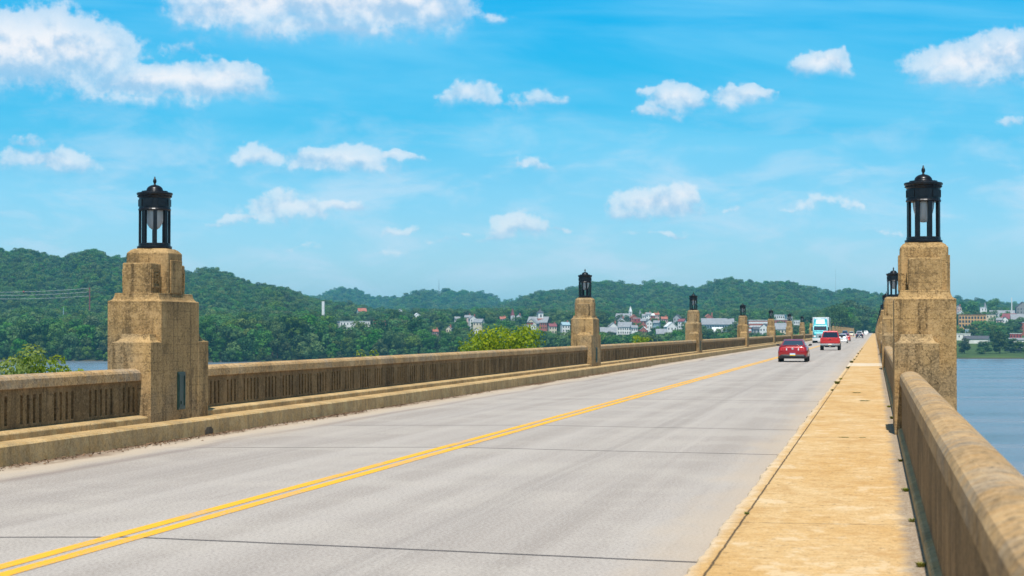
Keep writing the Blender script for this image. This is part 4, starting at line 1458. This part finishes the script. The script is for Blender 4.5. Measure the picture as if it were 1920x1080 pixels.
# ------------------------------------------------------------------ near trees beside the bridge (tops above the left parapet)
def near_tree(px, pyt, D, Rd, n, leaf, seed, label, name="young_tree", lobes=16):
    x, y = flatat(px, D)
    zt = at(px, pyt, D).z
    z0 = -14.3
    H = zt - z0
    r = empty(name, (x, y, z0))
    tag(r, label, 'tree')
    V, F = crown_arrays(seed, H * 1.0, Rd, n, leaf, z0=0.62, lobes=lobes)
    me = arr_mesh("crown", V, F, M_LEAFY)
    zmax = V[:, 2].max()
    me.transform(Matrix.Translation((0, 0, H - zmax)))
    link(bpy.data.objects.new("crown", me), r)
    link(bpy.data.objects.new("trunk", trunk_mesh(seed, H * .95, 0.2)), r)
    return x, y


t1 = near_tree(18, 644, 88, 1.75, 3200, 0.085, 1, 'tall sunlit yellow green tree at the far left behind the parapet')
t2 = near_tree(72, 660, 90, 1.5, 1900, 0.085, 2, 'low sparse yellow green tree right of the tall one at far left')
t3 = near_tree(122, 664, 92, 1.2, 1300, 0.085, 3, 'small sunlit tree top peeping over the parapet near the left pillar')
islet(t2[0], t2[1], 9, 12)
t4 = near_tree(948, 606, 190, 4.2, 5200, 0.15, 4, 'broad bright yellow green tree behind the parapet left of the second pillar', lobes=26)
t5 = near_tree(884, 638, 185, 1.9, 900, 0.14, 5, 'low yellow green tree left of the broad bright one')
islet(t4[0], t4[1], 16, 22)
t6 = near_tree(690, 655, 150, 1.1, 420, 0.12, 6, 'tiny bright leafy top just showing above the middle of the left parapet')
islet(t6[0], t6[1], 8, 12)
t7 = near_tree(1206, 628, 330, 2.6, 1200, 0.22, 8, 'sunlit yellow green tree top just left of the third pillar')
islet(t7[0], t7[1], 14, 20)


# ------------------------------------------------------------------ weeds on the sidewalk joints
def weed(seed, n, h):
    q = np.random.default_rng(seed)
    V, F = [], []
    for i in range(n):
        a, rr = q.uniform(0, 6.28), q.uniform(0, .09)
        bx_, by_ = rr * math.cos(a), rr * math.sin(a)
        ln = h * q.uniform(.5, 1.1)
        lx, ly = ln * .7 * math.cos(a), ln * .7 * math.sin(a)
        wv = 0.007 + 0.006 * q.uniform()
        px_, py_ = -math.sin(a) * wv, math.cos(a) * wv
        k = len(V)
        V += [(bx_ - px_, by_ - py_, 0), (bx_ + px_, by_ + py_, 0), (bx_ + lx * .5 + px_ * 1.6, by_ + ly * .5 + py_ * 1.6, ln * .65), (bx_ + lx * .5 - px_ * 1.6, by_ + ly * .5 - py_ * 1.6, ln * .65)]
        V += [(bx_ + lx, by_ + ly, ln * .8), (bx_ + lx + .004, by_ + ly, ln * .8)]
        F += [(k, k + 1, k + 2, k + 3), (k + 3, k + 2, k + 5, k + 4)]
    return arr_mesh("weed_tuft", np.array(V), np.array(F), M_WEED)


WEED = [weed(i, 46, 0.13) for i in range(4)]
wq = [(-1.21, 66.0, 1.5), (-1.20, 72, .9), (-1.23, 93, 1.4), (-1.2, 96, .8), (-1.25, 110, 1.7), (-1.22, 121, 1.2), (-1.2, 134, 1.0), (-1.24, 151, 1.5), (-1.21, 170, 1.2), (-1.2, 190, 1.2), (-1.22, 58.5, .8), (-1.2, 19, .45), (-0.5, 56.5, .7), (-0.25, 50, .8), (-0.5, 32.9, .5), (-0.2, 32.95, .35), (0.33, 27, .6), (0.32, 22, .7), (0.33, 18.5, .6), (0.33, 15, .7), (0.34, 12.4, .6), (0.33, 40, .9), (0.31, 46, .8)]
for i, (x, y, k) in enumerate(wq):
    o = link(bpy.data.objects.new("weed_tuft", WEED[i % 4]))
    o.location = (x, y, WALK_Z - 0.003)
    o.scale = (k * .55, k * .55, k * .6) if not -1 < x < 0.2 else (k * 1.5, k * .4, k * .3)
    o.rotation_euler = (0, 0, i * 1.7 if not -1 < x < 0.2 else 0)
    if x < -1:
        lb, gr = 'small green weed growing in the crack along the sidewalk kerb', 'weeds along the kerb crack'
    elif x > 0.2:
        lb, gr = 'small weed growing where the sidewalk meets the right parapet', 'weeds along the right parapet foot'
    else:
        lb, gr = 'low weed growing in a cross joint of the sidewalk', 'weeds in the sidewalk joints'
    tag(o, lb, 'weed', gr)

# ------------------------------------------------------------------ dry litter along the left kerb, a drain in it
q = np.random.default_rng(9)
n = 5200
cy_ = q.uniform(16, 110, 60)
ly = cy_[q.integers(0, 60, n)] + q.normal(size=n) * 1.1
lx = XL + 0.02 + np.abs(q.normal(size=n)) * 0.16
sz = q.uniform(0.008, 0.03, n)
an = q.uniform(0, 6.28, n)
ux, uy = np.cos(an) * sz, np.sin(an) * sz
zz = q.uniform(0.004, 0.03, (n, 4))
V = np.stack([np.stack([lx + a_ * ux - b_ * uy * .6, ly + a_ * uy + b_ * ux * .6, zz[:, i]], -1) for i, (a_, b_) in enumerate(((-1, -1), (1, -1), (1, 1), (-1, 1)))], 1).reshape(-1, 3)
lit = link(bpy.data.objects.new("leaf_litter", arr_mesh("leaf_litter", V, np.arange(n * 4).reshape(n, 4), plain("dry_litter", (0.16, 0.095, 0.05), 0.9, 0, 0.5, 14))))
tag(lit, 'dry brown dirt and leaf litter lying along the foot of the left kerb', 'litter', kind='stuff')
bm = bmesh.new()
prism(bm, [(yy, zz_) for yy, zz_ in ((35.85, .02), (36.3, .02), (36.3, .10), (36.2, .15), (35.95, .15), (35.85, .10))], 'x', XL - 0.10, XL + 0.006)
tag(build("kerb_drain", bm, plain("drain_dark", (0.10, 0.075, 0.045), 0.8, 0.1, 0.3, 9)), 'small dark drain opening in the kerb below the nearest left pillar', 'drain')

# ------------------------------------------------------------------ vehicles (local: driving towards +y, rear at y = 0)
def paint(n, c):
    return plain("paint_" + n, c, 0.3, 0.15, 0.04, 2.0, coat=0.8)


P_RED, P_CRIM = paint("red", (0.52, 0.012, 0.012)), paint("crimson", (0.34, 0.006, 0.012))
P_WHITE, P_TEAL = paint("white", (0.74, 0.75, 0.76)), paint("teal", (0.03, 0.36, 0.42))
P_NAVY, P_BLUE, P_CREAMV = paint("navy", (0.012, 0.02, 0.045)), paint("blue", (0.02, 0.09, 0.20)), paint("pale_gold", (0.60, 0.54, 0.40))
CARGLASS = plain("car_glass", (0.012, 0.018, 0.035), 0.06, 0, 0.1, 2, coat=0.5)
RUBBER = plain("rubber", (0.02, 0.02, 0.021), 0.85, 0, 0.15, 10)
CHROME = plain("chrome", (0.72, 0.73, 0.75), 0.16, 0.9, 0.06, 5)
DARKPL = plain("dark_plastic", (0.025, 0.025, 0.028), 0.6, 0, 0.15, 8)
LAMPR = plain("lamp_red", (0.55, 0.02, 0.025), 0.12, 0, 0.06, 4, coat=1.0)
LAMPW = plain("lamp_clear", (0.75, 0.78, 0.80), 0.12, 0, 0.05, 4, coat=1.0)
LAMPO = plain("lamp_amber", (0.75, 0.22, 0.02), 0.2, 0, 0.05, 4)
PLATEW = plain("plate_white", (0.66, 0.74, 0.82), 0.4, 0, 0.04, 20)
PLATEY = plain("plate_yellow", (0.80, 0.52, 0.03), 0.4, 0, 0.04, 20)
PLATEB = plain("plate_blue", (0.06, 0.16, 0.42), 0.4, 0, 0.04, 20)


def wheels(r, ys_, xo, rad, wid):
    for yy in ys_:
        for s in (-1, 1):
            bm = bmesh.new()
            q = [(rad * .62, -wid / 2), (rad * .93, -wid / 2), (rad, -wid / 2 + .03), (rad, wid / 2 - .03), (rad * .93, wid / 2), (rad * .62, wid / 2)]
            lathe(bm, [(a, b_) for a, b_ in q], 20)
            bmesh.ops.rotate(bm, matrix=Matrix.Rotation(math.pi / 2, 3, 'Y'), verts=bm.verts)
            w_ = build("wheel", bm, RUBBER, r, loc=(s * (xo - wid / 2), yy, rad))
            bm = bmesh.new()
            lathe(bm, [(rad * .62, -wid * .42), (rad * .55, wid * .45), (rad * .1, wid * .5)] if s > 0 else [(rad * .1, -wid * .5), (rad * .55, -wid * .45), (rad * .62, wid * .42)], 16)
            bmesh.ops.rotate(bm, matrix=Matrix.Rotation(math.pi / 2, 3, 'Y'), verts=bm.verts)
            build("rim", bm, CHROME, w_)


def body_ring(y, hw, zb, zt, crown=0.02, tuck=0.06):
    h = zt - zb
    half = [(hw * .86, zb), (hw - .02, zb + h * .14), (hw, zb + h * .42), (hw - .015, zb + h * .68), (hw - tuck, zt - h * .07), (hw - tuck * 2.4, zt), (hw * .45, zt + crown)]
    return [(x, y, z) for x, z in half] + [(-x, y, z) for x, z in reversed(half)]


def quad_panel(bm, a, b_, c, d, th):
    a, b_, c, d = map(Vector, (a, b_, c, d))
    n = (b_ - a).cross(d - a).normalized() * th
    loft(bm, [[a - n, b_ - n, c - n, d - n], [a + n, b_ + n, c + n, d + n]])


def make_car(name, label, paintm, Lc=4.6, W=1.84, H=1.42, deck=0.98, hood=0.92, cab=(0.75, 1.5, 2.75, 3.45), rear='sedan', ground_clear=0.22, wr=0.33, plate=True, spoiler=False):
    r = empty(name)
    tag(r, label, 'car')
    hw = W / 2
    zb = ground_clear
    bm = bmesh.new()
    loft(bm, [body_ring(0.0, hw * .84, zb + .14, deck - .10), body_ring(0.06, hw * .91, zb + .06, deck - .03), body_ring(0.22, hw * .97, zb, deck), body_ring(0.9, hw, zb, deck + .01),
              body_ring(Lc * .38, hw, zb, deck - .02), body_ring(Lc * .62, hw, zb, hood + .04), body_ring(Lc * .8, hw * .99, zb, hood), body_ring(Lc * .94, hw * .93, zb + .03, hood - .10),
              body_ring(Lc, hw * .80, zb + .10, hood - .26)])
    build("body", bm, paintm, r, smooth=True)
    # cabin: rear glass foot, roof rear, roof front, windscreen foot
    c0, c1, c2, c3 = cab
    bw, tw = hw - .14, hw - .33

    def cr(y, w_, z):
        return [(-w_, y, z), (w_, y, z)]
    prof = [(c0, bw, deck - .02), (c1, tw, H - .06), ((c1 + c2) / 2, tw + .01, H), (c2, tw, H - .05), (c3, bw, hood + .02)]
    bm = bmesh.new()
    top = [[(-w_ * q, y, z + (.03 if abs(q) < .5 else (0.015 if abs(q) < .95 else 0)) * (1 if 0 < i < 4 else 0.3)) for q in (-1, -.93, -.4, .4, .93, 1)] for i, (y, w_, z) in enumerate(prof)]
    loft(bm, top, cap=False, closed=False)
    for s in (-1, 1):                                        # side sheets down to the belt line
        vs = [bm.verts.new((s * w_, y, z)) for y, w_, z in prof]
        lo = [bm.verts.new((s * bw, y, deck - .06)) for y in (c0, c1, (c1 + c2) / 2, c2, c3)]
        for i in range(4):
            bm.faces.new((vs[i], vs[i + 1], lo[i + 1], lo[i]))
    bmesh.ops.remove_doubles(bm, verts=bm.verts, dist=1e-4)
    build("cabin", bm, paintm, r, smooth=False)

    def along(i, j, q, k, off):
        y = prof[i][0] * (1 - q) + prof[j][0] * q
        w_ = prof[i][1] * (1 - q) + prof[j][1] * q
        z = prof[i][2] * (1 - q) + prof[j][2] * q
        d = Vector((0, prof[j][0] - prof[i][0], prof[j][2] - prof[i][2])).normalized()
        n = Vector((0, -d.z, d.y))
        return (w_ * k, y + n.y * off, z + n.z * off)
    bm = bmesh.new()
    quad_panel(bm, along(0, 1, .12, -.86, .025), along(0, 1, .12, .86, .025), along(0, 1, .90, .88, .03), along(0, 1, .90, -.88, .03), .008)
    build("rear_window", bm, CARGLASS, r)
    bm = bmesh.new()
    quad_panel(bm, along(4, 3, .08, -.90, -.02), along(4, 3, .08, .90, -.02), along(4, 3, .90, .90, -.03), along(4, 3, .90, -.90, -.03), .008)
    build("windscreen", bm, CARGLASS, r)
    for s in (-1, 1):
        bm = bmesh.new()
        zc = deck + .03

        def sidep(y, z):
            f_ = (z - deck + .06) / (H - deck)
            return (s * (bw + (tw - bw) * f_ + .014), y, z)
        quad_panel(bm, sidep(c0 + .35, zc), sidep(c3 - .35, zc), sidep(c2 - .05, H - .12), sidep(c1 + .08, H - .12), .006)
        build("side_window", bm, CARGLASS, r)
        bm = bmesh.new()
        prism(bm, [(s * (hw - .06), deck - .02), (s * (hw + .17), deck + .0), (s * (hw + .19), deck + .12), (s * (hw + .02), deck + .13)], 'y', c3 - .62, c3 - .48)
        build("mirror", bm, DARKPL if paintm in (P_CRIM,) else paintm, r, bevel=.02)
        if rear == 'coupe':
            bm = bmesh.new()
            for k in range(3):
                a = s * (hw * (.80 - .155 * k))
                x0, x1 = sorted((a, a - s * .11))
                box(bm, x0, x1, -.012, .10, deck - .29, deck - .13)
            build("tail_light", bm, LAMPR, r, bevel=.012)
            bm = bmesh.new()
            x0, x1 = sorted((s * hw * .42, s * hw * .36))
            box(bm, x0, x1, -.016, .1, deck - .27, deck - .13)
            build("reversing_light", bm, LAMPW, r)
        else:
            bm = bmesh.new()
            x0, x1 = sorted((s * hw * .94, s * hw * .70))
            box(bm, x0, x1, -.012, .22, deck - .27, deck - .08)
            build("tail_light", bm, LAMPR, r, bevel=.02)
        bm = bmesh.new()
        x0, x1 = sorted((s * hw * .86, s * hw * .52))
        box(bm, x0, x1, Lc - .3, Lc - .02, hood - .30, hood - .16)
        build("headlight", bm, LAMPW, r, bevel=.02)
    bm = bmesh.new()
    loft(bm, [body_ring(-.035, hw * .78, zb + .02, zb + .22, 0, .02), body_ring(.10, hw * .9, zb - .02, zb + .26, 0, .02), body_ring(.35, hw * .95, zb - .03, zb + .20, 0, .02)])
    build("rear_bumper", bm, DARKPL if rear == 'coupe' else paintm, r, smooth=True)
    if spoiler:
        bm = bmesh.new()
        loft(bm, [[(q * hw * .88, .02 + .05 * abs(q) ** 2, deck + .015), (q * hw * .88, .20, deck + .02), (q * hw * .88, .16, deck + .06), (q * hw * .88, -.01 + .05 * abs(q) ** 2, deck + .055)] for q in np.linspace(-1, 1, 9)])
        build("spoiler", bm, paintm, r, smooth=True)
        bm = bmesh.new()
        lathe(bm, [(.075, 0), (.07, .015)], 20)
        bmesh.ops.rotate(bm, matrix=Matrix.Rotation(math.pi / 2, 3, 'X'), verts=bm.verts)
        build("badge", bm, CHROME, r, loc=(0, .01, deck - .16))
        bm = bmesh.new()
        box(bm, -.16, .16, .50, .56, deck + .02, deck + .05)
        build("brake_light", bm, LAMPW, r)
    if plate:
        zp = deck - .60 if rear == 'coupe' else deck - .42
        bm = bmesh.new()
        box(bm, -.17, .17, -.045, .03, zp, zp + .17, 0)
        box(bm, -.17, .17, -.048, -.044, zp, zp + .055, 1)
        box(bm, -.17, .17, -.048, -.044, zp + .145, zp + .17, 2)
        build("licence_plate", bm, [PLATEW, PLATEY, PLATEB], r)
    wheels(r, (0.95, Lc - .95), hw - .01, wr, .23)
    bm = bmesh.new()
    box(bm, -hw * .75, hw * .75, .5, Lc - .5, zb - .02, zb + .05)
    build("underbody", bm, DARKPL, r)
    return r


def set_at(o, x, y, rz=0.0, flip=False):
    o.location = (x, y, 0.004)
    o.rotation_euler = (0, 0, math.pi + rz if flip else rz)


car = make_car("red_coupe", 'dark red two door coupe seen from behind with yellow and white plate', P_CRIM, 4.75, 1.88, 1.40, 1.0, 0.95, (0.55, 1.65, 2.45, 3.25), 'coupe', 0.24, .345, True, True)
set_at(car, -5.08, 126.0)
car = make_car("white_sedan", 'white sedan half hidden behind the red pickup', P_WHITE, 4.7, 1.82, 1.45, 1.0, .92)
set_at(car, -5.15, 322.0)
car = make_car("red_car", 'red car mostly hidden behind the white sedan', P_RED, 4.5, 1.80, 1.46, 1.0, .92)
set_at(car, -5.3, 372.0)
car = make_car("dark_suv", 'dark navy suv driving away far down the right lane', P_NAVY, 4.7, 1.95, 1.88, 1.15, 1.05, (0.12, .5, 3.0, 3.7), 'suv', .26, .38)
set_at(car, -3.9, 520.0)
car = make_car("blue_van", 'blue van coming the other way behind the white sedan', P_BLUE, 4.9, 2.0, 1.95, 1.15, 1.0, (0.1, .4, 3.3, 4.1), 'suv', .24, .36, plate=False)
set_at(car, -9.0, 622.0, 0, True)
car = make_car("pale_car", 'pale oncoming car with dark windscreen left of the dark suv', P_CREAMV, 4.7, 1.95, 1.72, 1.1, 1.0, (0.12, .6, 3.0, 3.8), 'suv', .24, .36, plate=False)
set_at(car, -8.3, 722.0, 0, True)
car = make_car("white_suv", 'tiny white suv far ahead right of the dark suv', P_WHITE, 4.8, 1.95, 1.85, 1.12, 1.02, (0.12, .5, 3.0, 3.7), 'suv', .26, .38)
set_at(car, -4.0, 930.0)

# red pickup
r = empty("red_pickup")
tag(r, 'bright red pickup truck with chrome bumper ahead of the dark red coupe', 'pickup')
bm = bmesh.new()
loft(bm, [body_ring(.10, .96, .62, 1.25, 0, .03), body_ring(.2, .99, .55, 1.27, 0, .03), body_ring(2.0, 1.0, .5, 1.27, 0, .03), body_ring(4.6, 1.0, .48, 1.22, .02, .05), body_ring(5.5, .97, .5, 1.15, .02, .05), body_ring(5.75, .90, .55, 1.02, .0, .05)])
build("body", bm, P_RED, r, smooth=True)
bm = bmesh.new()
loft(bm, [[(-.86, 1.95, 1.24), (.86, 1.95, 1.24), (.86, 4.45, 1.2), (-.86, 4.45, 1.2)], [(-.80, 2.02, 1.60), (.80, 2.02, 1.60), (.80, 4.1, 1.60), (-.80, 4.1, 1.60)], [(-.70, 2.10, 1.90), (.70, 2.10, 1.90), (.70, 3.65, 1.90), (-.70, 3.65, 1.90)], [(-.60, 2.25, 1.95), (.60, 2.25, 1.95), (.60, 3.5, 1.95), (-.60, 3.5, 1.95)]])
build("cab", bm, P_RED, r, bevel=.03)
bm = bmesh.new()
quad_panel(bm, (-.78, 1.94, 1.28), (.78, 1.94, 1.28), (.66, 2.055, 1.82), (-.66, 2.055, 1.82), .012)
build("rear_window", bm, CARGLASS, r)
bm = bmesh.new()
quad_panel(bm, (-.76, 4.44, 1.25), (.76, 4.44, 1.25), (.66, 3.72, 1.84), (-.66, 3.72, 1.84), .012)
build("windscreen", bm, CARGLASS, r)
for s in (-1, 1):
    bm = bmesh.new()
    quad_panel(bm, (s * .855, 2.2, 1.3), (s * .855, 4.2, 1.3), (s * .745, 3.65, 1.82), (s * .745, 2.25, 1.82), .01)
    build("side_window", bm, CARGLASS, r)
    bm = bmesh.new()
    x0, x1 = sorted((s * .97, s * .82))
    box(bm, x0, x1, .06, .22, .84, 1.22)
    build("tail_light", bm, LAMPR, r, bevel=.01)
    bm = bmesh.new()
    x0, x1 = sorted((s * .98, s * 1.22))
    box(bm, x0, x1, 3.9, 4.0, 1.25, 1.47)
    build("mirror", bm, DARKPL, r, bevel=.02)
    bm = bmesh.new()
    x0, x1 = sorted((s * .9, s * .55))
    box(bm, x0, x1, 5.5, 5.78, .82, 1.0)
    build("headlight", bm, LAMPW, r)
bm = bmesh.new()
box(bm, -.80, .80, .055, .10, .70, 1.24)
box(bm, -.68, .68, .04, .06, .78, .93)
box(bm, -.68, .68, .04, .06, 1.0, 1.14)
tg = build("tailgate", bm, P_RED, r, bevel=.01)
bm = bmesh.new()
box(bm, -.10, .10, .028, .05, 1.04, 1.12)
build("handle", bm, DARKPL, tg)
bm = bmesh.new()
loft(bm, [[(x, .02 + .06 * abs(x) ** 2 - .08, z) for z in (.50, .56, .66, .68)] + [(x, .16, z) for z in (.68, .50)] for x in np.linspace(-.98, .98, 9)])
build("rear_bumper", bm, CHROME, r)
bm = bmesh.new()
box(bm, -.17, .17, -.075, -.055, .53, .65, 0)
box(bm, -.17, .17, -.079, -.074, .53, .56, 1)
build("licence_plate", bm, [PLATEW, PLATEY], r)
bm = bmesh.new()
box(bm, -.78, .78, .25, 5.4, .36, .52)
box(bm, -.5, .5, .15, .5, .30, .5)
build("chassis", bm, DARKPL, r)
bm = bmesh.new()
box(bm, -.06, .06, -.10, .2, .36, .44)
build("tow_hitch", bm, CHROME, r)
wheels(r, (1.15, 4.75), 1.0, .40, .27)
set_at(r, -4.42, 202.0)

# semi truck coming towards the camera (local front at y = 0 facing -y after placement)
r = empty("semi_truck")
tag(r, 'teal semi truck with white box trailer coming along the left lane', 'truck')
bm = bmesh.new()
loft(bm, [[(-x, y, z0), (x, y, z0), (x, y, z1), (-x, y, z1)] for y, x, z0, z1 in ((0.0, .92, .75, 1.55), (.12, 1.02, .62, 1.72), (.9, 1.08, .6, 1.82), (1.7, 1.12, .6, 1.95))])
build("hood", bm, P_TEAL, r, bevel=.06)
bm = bmesh.new()
loft(bm, [[(-x, y, .6), (x, y, .6), (x, y, z), (-x, y, z)] for y, x, z in ((1.68, 1.16, 1.95), (1.72, 1.17, 2.05), (2.05, 1.12, 2.72), (2.25, 1.14, 2.85), (4.2, 1.16, 2.95))])
build("cab", bm, P_TEAL, r, bevel=.05)
bm = bmesh.new()
loft(bm, [[(-x, y, 2.70), (x, y, 2.70), (x * .92, y + .1, z), (-x * .92, y + .1, z)] for y, x, z in ((2.06, 1.10, 2.85), (2.5, 1.13, 3.35), (3.1, 1.15, 3.80), (4.2, 1.16, 3.95))])
build("roof_fairing", bm, P_TEAL, r, bevel=.08)
bm = bmesh.new()
quad_panel(bm, (-.72, 2.22, 3.02), (.72, 2.22, 3.02), (.66, 2.98, 3.74), (-.66, 2.98, 3.74), .05)
build("fairing_panel", bm, P_WHITE, r)
bm = bmesh.new()
quad_panel(bm, (-1.06, 1.70, 2.06), (1.06, 1.70, 2.06), (1.0, 2.03, 2.68), (-1.0, 2.03, 2.68), .02)
build("windscreen", bm, CARGLASS, r)
bm = bmesh.new()
box(bm, -.55, .55, -.03, .03, .85, 1.52)
for q in range(7):
    box(bm, -.5, .5, -.05, -.028, .90 + q * .085, .93 + q * .085)
build("grille", bm, CHROME, r)
bm = bmesh.new()
loft(bm, [[(x, -.10 + .12 * x * x, z) for z in (.38, .80)] + [(x, .2, z) for z in (.80, .38)] for x in np.linspace(-1.2, 1.2, 9)])
build("front_bumper", bm, P_WHITE, r)
for s in (-1, 1):
    bm = bmesh.new()
    x0, x1 = sorted((s * .65, s * .98))
    box(bm, x0, x1, -.02, .12, .92, 1.18)
    build("headlight", bm, LAMPW, r, bevel=.02)
    bm = bmesh.new()
    x0, x1 = sorted((s * 1.0, s * 1.12))
    box(bm, x0, x1, .08, .2, 1.0, 1.2)
    build("indicator", bm, LAMPO, r)
    bm = bmesh.new()
    x0, x1 = sorted((s * 1.18, s * 1.42))
    box(bm, x0, x1, 1.5, 1.62, 1.95, 2.55)
    build("mirror", bm, DARKPL, r, bevel=.03)
    bm = bmesh.new()
    x0, x1 = sorted((s * .86, s * 1.16))
    prism(bm, [(0.45, .62), (0.55, 1.0), (1.0, 1.2), (1.5, 1.0), (1.65, .62)], 'x', x0, x1)
    build("wheel_arch", bm, P_TEAL, r, bevel=.02)
bm = bmesh.new()
box(bm, -1.3, 1.3, 4.7, 18.8, 1.15, 4.15)
build("trailer", bm, P_WHITE, r, bevel=.03)
bm = bmesh.new()
box(bm, -.5, .5, .5, 18.5, .7, 1.14)
build("chassis", bm, DARKPL, r)
wheels(r, (1.05, 5.6, 6.9, 16.3, 17.5), 1.22, .52, .34)
set_at(r, -8.62, 322.0)

# ------------------------------------------------------------------ haze: the humid summer air over the valley
m, t = mat("haze_air")
pv = t.new('ShaderNodeVolumePrincipled', Color=(0.22, 0.72, 1.0), Density=0.000078)
t.link(pv.outputs[0], t.out.inputs['Volume'])
bm = bmesh.new()
box(bm, -9500, 9500, -3500, 12500, -24, 175)
hz = build("haze", bm, m)
tag(hz, 'pale blue summer haze over the river valley', 'haze', kind='stuff')
print("trees", cnt, "wood", len(pts), "objs", len(bpy.data.objects))
